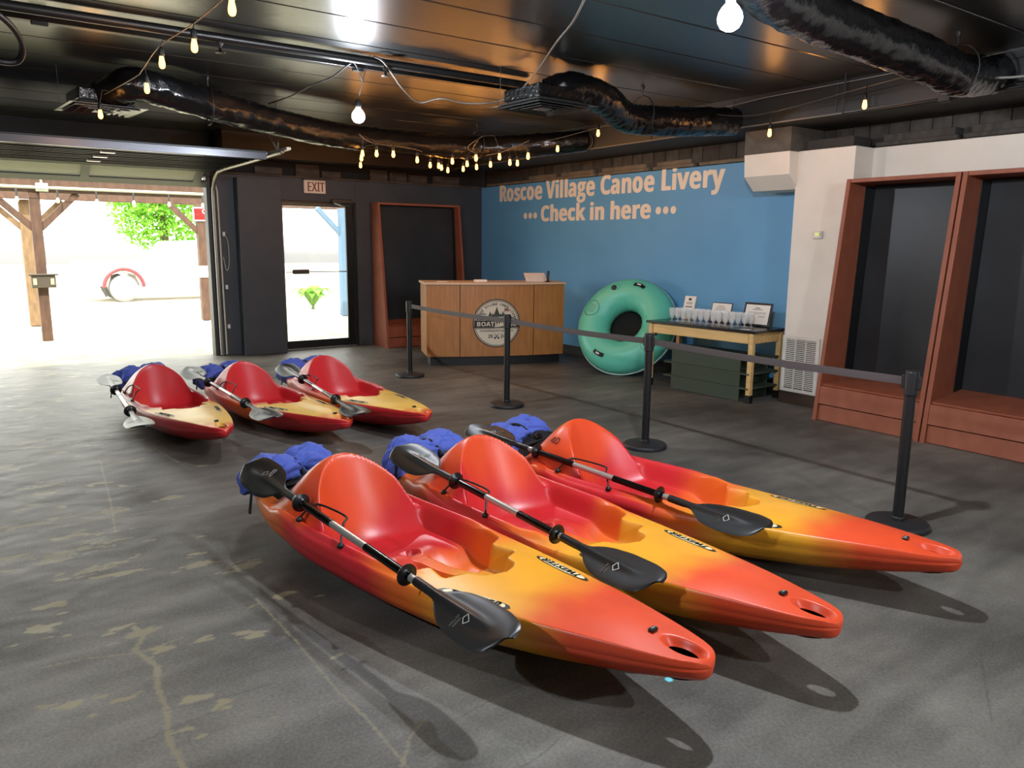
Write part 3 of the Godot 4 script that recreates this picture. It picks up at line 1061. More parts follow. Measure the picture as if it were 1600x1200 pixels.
func framed_notice(label: String, at: Vector3, turn: float, w: float, h: float, frame_m: Material, lines: Array, border := 0.018):
	var t := thing("framed_notice", label, "notice", at, turn, "")
	t.rotation = Vector3(-0.26, turn, 0)
	part(t, "backing", box(Vector3(w, h, 0.012), 0.003), frame_m, Vector3(0, h / 2, 0))
	part(t, "sheet", box(Vector3(w - border * 2, h - border * 2, 0.004), 0.001), mat(Color(0.90, 0.88, 0.84), 0.7), Vector3(0, h / 2, 0.0065))
	for l in lines:
		part(t, "printed_line", box(Vector3(l[1], l[2], 0.001), 0.0002), mat(Color(0.25, 0.24, 0.23), 0.7), Vector3(l[3] if l.size() > 3 else 0.0, l[0], 0.009))

# ---------------------------------------------------------------- the scene
func _ready():
	# camera
	var cam := Camera3D.new()
	cam.name = "camera"
	cam.position = Vector3(0, 1.62, 0)
	cam.rotation = Vector3(-0.17974, -0.61325, 0.00934)
	cam.fov = rad_to_deg(2.0 * atan(600.0 / 1203.6))
	cam.near = 0.05
	cam.far = 300.0
	add_child(cam)
	cam.current = true
	# sky, exposure
	var env := Environment.new()
	env.background_mode = Environment.BG_SKY
	var sky := Sky.new()
	var sm := ProceduralSkyMaterial.new()
	sm.sky_top_color = Color(0.97, 0.98, 0.95)
	sm.sky_horizon_color = Color(1.0, 1.0, 0.96)
	sm.ground_horizon_color = Color(0.9, 0.9, 0.88)
	sm.ground_bottom_color = Color(0.75, 0.75, 0.72)
	sm.sky_energy_multiplier = 2.3
	sm.ground_energy_multiplier = 1.2
	sky.sky_material = sm
	env.sky = sky
	env.tonemap_mode = Environment.TONE_MAPPER_LINEAR
	env.tonemap_exposure = 1.0
	env.sdfgi_enabled = true
	env.ssao_enabled = true
	env.ssil_enabled = true
	var we := WorldEnvironment.new()
	we.name = "environment"
	we.environment = env
	add_child(we)
	var sun := DirectionalLight3D.new()
	sun.name = "sun"
	sun.light_color = Color(1.0, 0.97, 0.9)
	sun.light_energy = 3.3
	sun.light_angular_distance = 0.5
	sun.shadow_enabled = true
	add_child(sun)
	sun.look_at_from_position(Vector3.ZERO, Vector3(0.35, -1.0, -0.75), Vector3.UP)

	bold = SystemFont.new()
	bold.font_names = PackedStringArray([FONT])
	bold.font_weight = 700
	plain = SystemFont.new()
	plain.font_names = PackedStringArray([FONT])
	serif = SystemFont.new()
	serif.font_names = PackedStringArray(["Droid Serif"])
	serif.font_weight = 700
	shared_materials()
	room()
	outside()
	overhead()
	desk()
	side_table()
	cases()
	barrier()
	kayaks()
	lights_inside()

func shared_materials():
	m_kayak = StandardMaterial3D.new()
	m_kayak.albedo_color = Color.WHITE
	m_kayak.vertex_color_use_as_albedo = true
	m_kayak.roughness = 0.36
	m_kayak.metallic_specular = 0.5
	m_kayak.normal_enabled = true
	m_kayak.normal_texture = noise_tex(0.25, 14, Color.BLACK, Color.WHITE, 256, FastNoiseLite.TYPE_SIMPLEX, 3, true, 1.5)
	m_kayak.normal_scale = 0.12
	m_kayak.uv1_triplanar = true
	m_kayak.uv1_scale = Vector3(5, 5, 5)
	mesh_cache["blade"] = blade_mesh()
	var bm := StandardMaterial3D.new()
	bm.albedo_color = Color(0.075, 0.08, 0.08)
	bm.roughness = 0.38
	bm.metallic_specular = 0.55
	mesh_cache["blade_mat"] = bm
	var vb := StandardMaterial3D.new()
	vb.albedo_color = Color(0.28, 0.36, 0.70)
	vb.roughness = 0.75
	vb.rim_enabled = true
	vb.rim = 0.3
	vb.normal_enabled = true
	vb.normal_texture = noise_tex(0.03, 31, Color.BLACK, Color.WHITE, 512, FastNoiseLite.TYPE_SIMPLEX, 4, true, 6.0)
	vb.normal_scale = 0.6
	vb.uv1_triplanar = true
	vb.uv1_scale = Vector3(2.5, 2.5, 2.5)
	mesh_cache["vest_blue"] = vb
	mesh_cache["cool_glow"] = glow(Color(0.92, 0.96, 1.0), 12.0)
	mesh_cache["warm_glow"] = glow(Color(1.0, 0.72, 0.36), 6.0)
	var pm := StandardMaterial3D.new()
	pm.albedo_color = Color(0.16, 0.16, 0.165)
	pm.roughness = 0.38
	pm.metallic = 0.5
	mesh_cache["post_metal"] = pm
	var be := StandardMaterial3D.new()
	be.albedo_color = Color(0.27, 0.24, 0.24)
	be.roughness = 0.6
	mesh_cache["belt"] = be
	var du := StandardMaterial3D.new()
	du.albedo_color = Color(0.045, 0.045, 0.05)
	du.roughness = 0.22
	du.normal_enabled = true
	du.normal_texture = noise_tex(0.02, 77, Color.BLACK, Color.WHITE, 512, FastNoiseLite.TYPE_SIMPLEX, 4, true, 10.0)
	du.normal_scale = 0.25
	du.uv1_triplanar = true
	du.uv1_scale = Vector3(3.0, 1.2, 1.2)
	mesh_cache["duct"] = du
	mesh_cache["diffuser"] = mat(Color(0.24, 0.24, 0.235), 0.3, 0.3)
	var cb := StandardMaterial3D.new()
	cb.albedo_texture = noise_tex(0.008, 55, Color(0.115, 0.12, 0.125), Color(0.165, 0.17, 0.175), 256)
	cb.uv1_triplanar = true
	cb.uv1_scale = Vector3(0.6, 0.6, 2.5)
	cb.roughness = 0.38
	mesh_cache["case_back"] = cb

func wood(lo: Color, hi: Color, rough: float, sc: Vector3, sd := 60) -> StandardMaterial3D:
	var m := StandardMaterial3D.new()
	m.albedo_texture = noise_tex(0.01, sd, lo, hi, 512, FastNoiseLite.TYPE_SIMPLEX, 5)
	m.uv1_triplanar = true
	m.uv1_scale = sc
	m.roughness = rough
	return m

func room():
	# floor
	var fl := structure("floor", floor_mesh(), floor_material())
	var fl2 := bb(fl, "rear_slab", Vector3(-4.5, -0.2, 0.4), Vector3(7.5, 0.0, 3.2), mat(Color(0.25, 0.245, 0.235), 0.55), 0.0005)
	# ceiling: black boards with open joints, running parallel to the door wall
	var cm := StandardMaterial3D.new()
	cm.albedo_texture = noise_tex(0.012, 42, Color(0.085, 0.085, 0.085), Color(0.135, 0.135, 0.13), 512, FastNoiseLite.TYPE_SIMPLEX, 4)
	cm.roughness = 0.28
	cm.metallic_specular = 0.75
	cm.normal_enabled = true
	cm.normal_texture = noise_tex(0.02, 43, Color.BLACK, Color.WHITE, 512, FastNoiseLite.TYPE_SIMPLEX, 4, true, 5.0)
	cm.normal_scale = 0.07
	cm.uv1_triplanar = true
	cm.uv1_scale = Vector3(0.35, 1.0, 3.0)
	var ce := struct_node("ceiling")
	bb(ce, "deck", Vector3(-4.7, HC + 0.03, -11.6), Vector3(7.6, HC + 0.2, 3.2), mat(Color(0.02, 0.02, 0.02), 0.9))
	var z := -3.83 + 0.617 * 11
	while z > -11.4:
		var z1 := maxf(z - 0.617, -11.4)
		bb(ce, "ceiling_board", Vector3(-4.5, HC, z1 + 0.007), Vector3(XR + 0.1, HC + 0.03, z - 0.007), cm, 0.005)
		z -= 0.617
	# walls
	var dark := StandardMaterial3D.new()
	dark.albedo_texture = noise_tex(0.01, 12, Color(0.19, 0.205, 0.225), Color(0.225, 0.24, 0.26), 256)
	dark.uv1_triplanar = true
	dark.uv1_scale = Vector3(0.8, 0.8, 0.8)
	dark.roughness = 0.55
	var bare := wood(Color(0.20, 0.165, 0.13), Color(0.33, 0.28, 0.23), 0.8, Vector3(0.4, 2.0, 0.4), 63)
	var wb := struct_node("wall_back")
	bb(wb, "section", Vector3(-4.7, 0, ZB - 0.2), Vector3(-1.8, HC + 0.1, ZB), dark)
	bb(wb, "lintel", Vector3(-1.8, 2.5, ZB - 0.2), Vector3(2.9, HC + 0.1, ZB), dark)
	bb(wb, "section", Vector3(2.9, 0, ZB - 0.2), Vector3(3.82, 2.56, ZB), dark)
	sbox("wall_back_pier", Vector3(3.19, 0, ZB), Vector3(3.80, 2.50, ZB + 0.2), dark)
	bb(wb, "lintel", Vector3(3.82, 2.22, ZB - 0.2), Vector3(5.03, 2.56, ZB), dark)
	bb(wb, "section", Vector3(5.03, 0, ZB - 0.2), Vector3(XR + 0.2, 2.56, ZB), dark)
	bb(wb, "upper_framing", Vector3(2.9, 2.56, ZB - 0.2), Vector3(XR + 0.2, HC + 0.1, ZB - 0.04), mat(Color(0.09, 0.08, 0.075), 0.9))
	var lg := struct_node("trim_5")
	bb(lg, "ledge", Vector3(2.95, 2.545, ZB - 0.04), Vector3(XR, 2.575, ZB + 0.03), bare)
	# short blocks of bare wood above the ledge
	for q in [[4.1, 0.36, 0.17], [4.5, 0.30, 0.09], [5.28, 0.30, 0.16], [5.62, 0.3, 0.14], [5.95, 0.34, 0.12], [6.4, 0.5, 0.13], [3.5, 0.4, 0.1]]:
		bb(lg, "block", Vector3(q[0], 2.577, ZB - 0.04), Vector3(q[0] + q[1], 2.577 + q[2], ZB + 0.01), bare)
	sbox("trim_1", Vector3(2.95, 2.76, ZB + 0.12), Vector3(6.6, HC, ZB + 0.45), wood(Color(0.15, 0.115, 0.095), Color(0.20, 0.155, 0.13), 0.5, Vector3(0.4, 1.5, 1.0), 71))
	# left and rear walls close the room behind the camera
	sbox("wall_left", Vector3(-4.7, 0, ZB), Vector3(-4.5, HC + 0.1, 3.2), dark)
	sbox("wall_front", Vector3(-4.7, 0, 3.2), Vector3(XR + 0.3, HC + 0.1, 3.4), mat(Color(0.80, 0.77, 0.72), 0.7))
	# right wall: blue field, white pier, white field
	var blue := StandardMaterial3D.new()
	blue.albedo_texture = noise_tex(0.006, 18, Color(0.36, 0.605, 0.785), Color(0.39, 0.635, 0.81), 256)
	blue.uv1_triplanar = true
	blue.uv1_scale = Vector3(0.5, 0.5, 0.5)
	blue.roughness = 0.6
	var white := StandardMaterial3D.new()
	white.albedo_texture = noise_tex(0.01, 19, Color(0.86, 0.83, 0.78), Color(0.90, 0.87, 0.825), 256)
	white.uv1_triplanar = true
	white.uv1_scale = Vector3(0.7, 0.7, 0.7)
	white.roughness = 0.62
	var wr := struct_node("wall_right")
	bb(wr, "blue_section", Vector3(XR, 0, ZB), Vector3(XR + 0.2, 2.56, -4.9), blue)
	sbox("wall_right_pier", Vector3(6.95, 0, -4.93), Vector3(XR, 2.56, -4.30), white)
	bb(wr, "rear_section", Vector3(XR, 0, -4.9), Vector3(XR + 0.2, 2.56, 3.2), white)
	sbox("wall_right_lining", Vector3(7.25, 0, -4.30), Vector3(XR, 2.56, 3.2), white)
	bb(wr, "upper_wall", Vector3(XR + 0.06, 2.56, ZB), Vector3(XR + 0.2, HC + 0.1, 3.2), mat(Color(0.13, 0.12, 0.115), 0.9))
	# vertical weathered boards above the blue field
	var up := struct_node("trim_4")
	var rng := RandomNumberGenerator.new()
	rng.seed = 12
	var grey1 := wood(Color(0.20, 0.19, 0.175), Color(0.30, 0.285, 0.265), 0.85, Vector3(1.5, 0.5, 1.5), 64)
	var grey2 := wood(Color(0.16, 0.15, 0.14), Color(0.25, 0.235, 0.22), 0.85, Vector3(1.5, 0.5, 1.5), 65)
	z = -11.3
	while z < 0.0:
		var wv := rng.randf_range(0.17, 0.26)
		bb(up, "weathered_board", Vector3(XR + 0.02 + rng.randf_range(0.0, 0.008), 2.60, z), Vector3(XR + 0.06, 2.86, z + wv - 0.008), grey1 if rng.randf() > 0.5 else grey2, 0.003)
		z += wv
	# wall plates: two courses of short timbers with gaps
	var tim := wood(Color(0.34, 0.30, 0.25), Color(0.48, 0.43, 0.36), 0.8, Vector3(1.5, 1.5, 0.5), 66)
	z = -11.2
	while z < -5.6:
		var ln := rng.randf_range(0.5, 1.1)
		bb(up, "plate_timber", Vector3(XR - 0.035, 2.565, z), Vector3(XR + 0.05, 2.605, minf(z + ln, -5.5)), tim, 0.004)
		if rng.randf() > 0.25:
			bb(up, "plate_timber", Vector3(XR - 0.02, 2.607, z + 0.06), Vector3(XR + 0.05, 2.66, minf(z + ln - 0.05, -5.5)), tim, 0.004)
		z += ln + rng.randf_range(0.03, 0.09)
	z = -4.25
	while z < 0.0:
		var ln := rng.randf_range(0.4, 0.9)
		bb(up, "plate_timber", Vector3(7.19, 2.565, z), Vector3(XR + 0.05, 2.60, z + ln), tim if rng.randf() > 0.6 else grey1, 0.004)
		if rng.randf() > 0.35:
			bb(up, "plate_timber", Vector3(7.23, 2.602, z + 0.05), Vector3(XR + 0.05, 2.67, z + ln - 0.04), grey1, 0.004)
		z += ln + rng.randf_range(0.03, 0.1)
	# black timber stubs on the pier and boxed chase with slanted foot
	bb(up, "stub", Vector3(7.0, 2.56, -4.91), Vector3(7.3, 2.66, -4.36), mat(Color(0.2, 0.19, 0.175), 0.8))
	var chase := struct_node("trim_2")
	bb(chase, "bare_box", Vector3(6.8, 2.555, -5.47), Vector3(XR, 2.80, -4.91), wood(Color(0.30, 0.28, 0.255), Color(0.37, 0.345, 0.315), 0.8, Vector3(1.2, 1.2, 1.2), 67))
	var cp := PackedVector2Array([Vector2(0, 0.36), Vector2(-0.55, 0.36), Vector2(-0.545, 0.33), Vector2(-0.53, 0.14), Vector2(-0.37, 0.0), Vector2(0, 0.0)])
	part(chase, "white_chase", prism(cp, 0.0, 0.55), white, Vector3(XR, 2.195, -5.465))
	# soffit along the right wall
	var sof := struct_node("trim_3")
	bb(sof, "soffit_face", Vector3(6.5, 2.79, -10.9), Vector3(6.53, HC, 3.0), mat(Color(0.13, 0.135, 0.14), 0.5), 0.002)
	bb(sof, "soffit_base", Vector3(6.53, 2.79, -10.9), Vector3(XR + 0.05, 2.815, 3.0), mat(Color(0.07, 0.07, 0.075), 0.7), 0.002)
	bb(sof, "corner_bead", Vector3(6.492, 2.783, -10.9), Vector3(6.505, 2.797, 3.0), mat(Color(0.40, 0.39, 0.37), 0.4), 0.002)
	for q in 9:
		bb(sof, "joint_cover", Vector3(6.492, 2.80, -10.0 + q * 1.15), Vector3(6.5, HC - 0.01, -9.99 + q * 1.15), mat(Color(0.2, 0.2, 0.2), 0.5), 0.001)
	# baseboards
	var base := wood(Color(0.16, 0.11, 0.07), Color(0.26, 0.185, 0.115), 0.6, Vector3(1, 1, 0.4), 68)
	sbox("baseboard_right", Vector3(XR - 0.02, 0, ZB), Vector3(XR, 0.13, -4.93), mat(Color(0.10, 0.075, 0.055), 0.6))
	sbox("baseboard_pier", Vector3(6.93, 0, -4.94), Vector3(6.95, 0.13, -4.24), base)
	# lettering painted on the blue wall
	var pale := mat(Color(0.93, 0.87, 0.79), 0.6)
	var sg := thing("wall_lettering", "cream painted lettering in two lines on the blue wall", "lettering", Vector3(XR - 0.004, 0, 0), 0.0)
	var l1 := thick(text("Roscoe Village Canoe Livery", 0.25, 0.004, bold), 0.008)
	var o1 := part(sg, "upper_line", l1, pale, Vector3(0, 2.292, -8.52), Vector3(0, -PI / 2, 0))
	o1.scale = Vector3(4.68 / width_of(l1), 1, 1)
	var l2 := thick(text("Check in here", 0.225, 0.004, bold), 0.008)
	var o2 := part(sg, "lower_line", l2, pale, Vector3(0, 1.965, -8.53), Vector3(0, -PI / 2, 0))
	o2.scale = Vector3(2.36 / width_of(l2), 1, 1)
	for q in 6:
		var dz := (-0.14 - 0.13 * q) if q < 3 else (2.36 + 0.14 + 0.13 * (q - 3))
		part(sg, "dot", lathe([[0.0, 0.0], [0.048, 0.0], [0.048, 0.004], [0.0, 0.004]], 18), pale, Vector3(0, 2.06, -8.53 - 1.18 + dz), Vector3(0, 0, PI / 2))

	# exit door in the back wall
	var fr := mat(Color(0.11, 0.12, 0.12), 0.35, 0.3)
	var dr := struct_node("door_1")
	var zz := ZB - 0.06
	for q in [[3.825, 3.865], [4.99, 5.03]]:
		bb(dr, "frame_post", Vector3(q[0], 0, ZB - 0.15), Vector3(q[1], 2.215, ZB + 0.015), fr)
	bb(dr, "frame_head", Vector3(3.825, 2.18, ZB - 0.15), Vector3(5.03, 2.22, ZB + 0.015), fr)
	bb(dr, "threshold", Vector3(3.865, 0.0, ZB - 0.16), Vector3(4.99, 0.02, ZB + 0.05), mat(Color(0.45, 0.45, 0.43), 0.4, 0.6))
	for q in [[3.868, 3.895], [4.88, 4.987]]:
		bb(dr, "stile", Vector3(q[0], 0.022, zz - 0.022), Vector3(q[1], 2.178, zz + 0.022), fr)
	bb(dr, "bottom_rail", Vector3(3.895, 0.022, zz - 0.022), Vector3(4.88, 0.135, zz + 0.022), fr)
	bb(dr, "top_rail", Vector3(3.895, 2.15, zz - 0.022), Vector3(4.88, 2.178, zz + 0.022), fr)
	var pane := StandardMaterial3D.new()
	pane.albedo_color = Color(0.9, 0.95, 0.93, 0.08)
	pane.transparency = BaseMaterial3D.TRANSPARENCY_ALPHA
	pane.roughness = 0.02
	mesh_cache["pane"] = pane
	bb(dr, "pane", Vector3(3.895, 0.135, zz - 0.003), Vector3(4.88, 2.15, zz + 0.003), pane, 0.0005)
	bb(dr, "push_bar", Vector3(3.9, 1.17, zz + 0.03), Vector3(4.88, 1.185, zz + 0.05), mat(Color(0.6, 0.6, 0.58), 0.3, 0.8))
	bb(dr, "push_pad", Vector3(4.0, 1.145, zz + 0.024), Vector3(4.26, 1.215, zz + 0.06), mat(Color(0.30, 0.28, 0.25), 0.4, 0.4), 0.015)
	bb(dr, "door_closer", Vector3(4.62, 2.205, ZB + 0.016), Vector3(4.95, 2.265, ZB + 0.075), mat(Color(0.24, 0.22, 0.20), 0.45, 0.4), 0.008)
	part(dr, "closer_arm", tube(smooth_path([Vector3(4.66, 2.21, ZB + 0.06), Vector3(4.75, 2.17, ZB + 0.11), Vector3(4.86, 2.165, ZB - 0.02)], 4), 0.011, 8), mat(Color(0.75, 0.75, 0.74), 0.3, 0.8))
	# exit sign
	var es := thing("exit_sign", "white exit sign with dark red letters above the glass door", "exit sign", Vector3(4.37, 2.335, ZB + 0.002))
	bb(es, "housing", Vector3(-0.168, 0, 0), Vector3(0.168, 0.19, 0.045), mat(Color(0.88, 0.80, 0.72), 0.5), 0.006)
	bb(es, "top_cap", Vector3(-0.168, 0.19, 0), Vector3(0.168, 0.215, 0.045), mat(Color(0.20, 0.18, 0.22), 0.5), 0.004)
	var et := text("EXIT", 0.13, 0.004, plain)
	var eo := part(es, "letters", et, mat(Color(0.45, 0.12, 0.08), 0.5), Vector3(0.012, 0.03, 0.047))
	eo.scale.x = 0.255 / width_of(et)
	eo = part(es, "letters_outline", et, mat(Color(0.45, 0.12, 0.08), 0.5), Vector3(0.017, 0.03, 0.0468))
	eo.scale.x = 0.255 / width_of(et)
	# conduit and small boxes on the dark wall beside the big door
	var cw := thing("door_opener_wiring", "pale wiring tube with small white boxes on the dark pier", "wiring", Vector3(2.94, 0, ZB + 0.04))
	part(cw, "conduit", tube(PackedVector3Array([Vector3(0.03, 0.02, 0), Vector3(0.02, 2.3, 0), Vector3(0.0, 2.42, -0.02)]), 0.012, 8), mat(Color(0.72, 0.70, 0.66), 0.4))
	for q in [1.72, 0.98, 0.42]:
		part(cw, "junction_box", box(Vector3(0.035, 0.06, 0.03), 0.004), mat(Color(0.85, 0.85, 0.84), 0.4), Vector3(0.075, q, 0.0))
	part(cw, "loop_wire", tube(smooth_path([Vector3(0.075, 1.72, 0.015), Vector3(0.12, 1.6, 0.02), Vector3(0.12, 1.3, 0.02), Vector3(0.08, 1.22, 0.015), Vector3(0.05, 1.4, 0.015)], 6), 0.004, 6), mat(Color(0.8, 0.8, 0.78), 0.4))

func outside():
	# ground, porch and what stands beyond
	var gm := StandardMaterial3D.new()
	gm.albedo_texture = noise_tex(0.01, 81, Color(0.66, 0.63, 0.56), Color(0.76, 0.73, 0.66), 256)
	gm.uv1_triplanar = true
	gm.uv1_scale = Vector3(0.4, 0.4, 0.4)
	gm.roughness = 0.8
	sbox("ground_outside", Vector3(-30, -0.3, -60), Vector3(45, -0.02, ZB - 0.2), gm)
	sbox("porch_floor", Vector3(-8, -0.02, -15.2), Vector3(14, -0.005, ZB - 0.2), wood(Color(0.58, 0.56, 0.43), Color(0.70, 0.68, 0.54), 0.75, Vector3(0.3, 0.3, 0.3), 85))
	var pw := wood(Color(0.25, 0.17, 0.13), Color(0.34, 0.24, 0.18), 0.75, Vector3(1.5, 0.5, 1.5), 82)
	var tan_m := wood(Color(0.36, 0.28, 0.19), Color(0.48, 0.38, 0.27), 0.75, Vector3(1.5, 0.5, 1.5), 83)
	var bluep := mat(Color(0.30, 0.42, 0.53), 0.6)
	var grp := "porch posts outside the big door"
	var posts := [[0.99, -14.6, 0.15, pw, "brown porch post with two braces and a small wall box"], [1.02, -17.35, 0.22, tan_m, "thick tan porch post behind the one with the box"], [4.04, -16.9, 0.17, pw, "brown porch post carrying the red notice"], [6.97, -16.5, 0.19, bluep, "blue porch post seen through the glass door"], [-2.5, -14.6, 0.15, pw, "brown porch post before the blank side of the porch"]]
	for q in posts:
		var t := thing("porch_post", q[4], "post", Vector3(q[0], -0.005, q[1]), 0.0, grp)
		part(t, "upright", box(Vector3(q[2], 2.36, q[2]), 0.008), q[3], Vector3(0, 1.18, 0))
		for s in [-1.0, 1.0]:
			part(t, "brace", bar(Vector3(s * 0.05, 1.80, 0), Vector3(s * 0.60, 2.36, 0), q[2] * 0.6, 0.10, 0.006), q[3])
	for q in [[-14.6, "front"], [-17.1, "outer"]]:
		var zb: float = q[0]
		solo("porch_beam", "brown timber beam on the porch posts, %s row" % ("nearer the building" if q[1] == "front" else "farther from the building"), "beam", box(Vector3(20, 0.26, 0.16), 0.008), pw, Vector3(3, 2.485, zb), Vector3.ZERO, "porch beams")
	var cd := thing("porch_conduit", "pale conduit with a square box along the porch beam", "conduit", Vector3(1.1, 2.43, -14.49))
	part(cd, "pipe", tube(PackedVector3Array([Vector3(-6, 0, 0), Vector3(4, 0, 0)]), 0.022, 8), mat(Color(0.72, 0.72, 0.62), 0.5))
	part(cd, "junction_box", box(Vector3(0.17, 0.13, 0.06), 0.006), mat(Color(0.66, 0.68, 0.58), 0.5), Vector3(0, 0, 0.02))
	part(cd, "riser", tube(PackedVector3Array([Vector3(0, 0.05, 0), Vector3(0, 0.3, 0)]), 0.018, 8), mat(Color(0.72, 0.72, 0.62), 0.5))
	var sl := thing("porch_string_light", "row of unlit hanging bulbs along the porch beam", "string light", Vector3(0, 0, -14.42))
	part(sl, "cord", tube(PackedVector3Array([Vector3(-4, 2.40, 0), Vector3(6, 2.40, 0)]), 0.006, 6), mat(Color(0.3, 0.28, 0.25), 0.5))
	for q in 11:
		var bx := -2.0 + q * 0.55
		var sk := part(sl, "socket", tube(PackedVector3Array([Vector3(bx, 2.40, 0), Vector3(bx, 2.28, 0)]), 0.014, 8), mat(Color(0.2, 0.2, 0.2), 0.5))
		part(sk, "bulb", lathe([[0.0, -0.05], [0.018, -0.045], [0.028, -0.02], [0.024, 0.01], [0.012, 0.035], [0.0, 0.04]], 12), mat(Color(0.85, 0.82, 0.74), 0.2), Vector3(bx, 2.24, 0))
	var bxm := mat(Color(0.26, 0.23, 0.19), 0.6)
	var ub := thing("utility_box", "small dark box fixed to the braced porch post", "box", Vector3(1.0, 0.86, -14.50))
	part(ub, "body", box(Vector3(0.34, 0.20, 0.10), 0.01), bxm, Vector3(0, 0.1, 0.03))
	part(ub, "lid", box(Vector3(0.42, 0.025, 0.14), 0.006), bxm, Vector3(0, 0.21, 0.03))
	for s in [-1.0, 1.0]:
		part(ub, "cover_plate", box(Vector3(0.05, 0.10, 0.012), 0.003), mat(Color(0.7, 0.66, 0.5), 0.5), Vector3(s * 0.12, 0.1, 0.085))
	var ns := thing("warning_sign", "red and white notice fixed high on a porch post", "sign", Vector3(4.03, 2.05, -16.80))
	part(ns, "plate", box(Vector3(0.32, 0.28, 0.012), 0.004), mat(Color(0.9, 0.88, 0.86), 0.5), Vector3(0, 0.11, 0))
	part(ns, "red_field", box(Vector3(0.27, 0.23, 0.006), 0.002), mat(Color(0.80, 0.05, 0.05), 0.5), Vector3(0, 0.11, 0.008))
	var nt := text("NO", 0.07, 0.003, bold)
	part(ns, "lettering", nt, mat(Color(0.10, 0.01, 0.01), 0.5), Vector3(-0.07, 0.13, 0.012))
	part(ns, "lettering", text("SMOKING", 0.05, 0.003, bold), mat(Color(0.10, 0.01, 0.01), 0.5), Vector3(0, 0.03, 0.012)).scale.x = 0.8
	part(ns, "round_symbol", lathe([[0.032, 0.0], [0.045, 0.0], [0.045, 0.003], [0.032, 0.003], [0.032, 0.0]], 20), mat(Color(0.93, 0.9, 0.88), 0.5), Vector3(0.07, 0.165, 0.012), Vector3(PI / 2, 0, 0))
	solo("small_notice", "white notice at waist height on the notice post", "sign", box(Vector3(0.24, 0.24, 0.01), 0.003), mat(Color(0.92, 0.88, 0.86), 0.5), Vector3(4.05, 1.0, -16.80))
	# tree: trunk, limbs and leaves
	var rng := RandomNumberGenerator.new()
	rng.seed = 33
	var tr := thing("leafy_tree", "bright green leafy tree beyond the porch", "tree", Vector3(6.6, -0.02, -34.0))
	part(tr, "trunk", tube(PackedVector3Array([Vector3(0, 0, 0), Vector3(0.1, 1.5, 0), Vector3(0.0, 3.4, 0), Vector3(0.2, 5.5, 0)]), [0.22, 0.17, 0.13, 0.05], 10), mat(Color(0.34, 0.28, 0.22), 0.9))
	var lm := StandardMaterial3D.new()
	lm.albedo_color = Color(0.36, 0.56, 0.14)
	lm.roughness = 0.6
	lm.backlight_enabled = true
	lm.backlight = Color(0.4, 0.6, 0.15)
	leaves(tr, "foliage", lm, 5200, func() -> Vector3:
		var v := Vector3(rng.randfn(), rng.randfn(), rng.randfn()).normalized() * pow(rng.randf(), 0.45)
		var q := Vector3(v.x * 2.0, 3.2 + v.y * 2.1, v.z * 1.8)
		return q, rng, 0.13)
	# shrub by the glass door
	var hs := thing("hosta_plant", "broad leaved green plant outside the glass door", "plant", Vector3(7.0, -0.02, -18.6))
	var bl := PackedVector3Array()
	for k in 18:
		var a := TAU * k / 18 + rng.randf() * 0.4
		var ln := rng.randf_range(0.36, 0.62)
		var p := PackedVector3Array()
		for i in 9:
			var t := i / 8.0
			var c := Vector3(cos(a) * ln * t, 0.36 * sin(t * 2.4) * ln / 0.4 + 0.03, sin(a) * ln * t)
			var wd := 0.13 * sin(PI * pow(t, 0.8)) + 0.006
			var sd := Vector3(-sin(a), 0, cos(a))
			for s in [-1.0, 0.0, 1.0]:
				p.append(c + sd * wd * s + Vector3(0, 0.018 * absf(s), 0))
		part(hs, "leaf", grid(p, 9, 3), lm)
	part(hs, "crown", lathe([[0.0, 0.0], [0.05, 0.0], [0.03, 0.06], [0.0, 0.07]], 10), mat(Color(0.3, 0.4, 0.15), 0.8))
	# pickup truck parked beyond the porch
	truck()

func leaves(parent: Node, called: String, m: Material, count: int, spot: Callable, rng: RandomNumberGenerator, size: float):
	var st := new_st()
	for i in count:
		var c: Vector3 = spot.call()
		var b := Basis.from_euler(Vector3(rng.randf_range(-1.0, 1.0), rng.randf() * TAU, rng.randf_range(-0.8, 0.8)))
		var s := size * rng.randf_range(0.6, 1.2)
		var n := b * Vector3.UP
		var t0 := c + b * Vector3(0, 0, -s)
		var t1 := c + b * Vector3(0, 0, s)
		var l := c + b * Vector3(-s * 0.5, 0.12 * s, 0)
		var r := c + b * Vector3(s * 0.5, 0.12 * s, 0)
		tri(st, t0, l, t1, n)
		tri(st, t0, r, t1, n)
	var o := part(parent, called, st.commit(), m)
	o.set_meta("kind", "stuff")

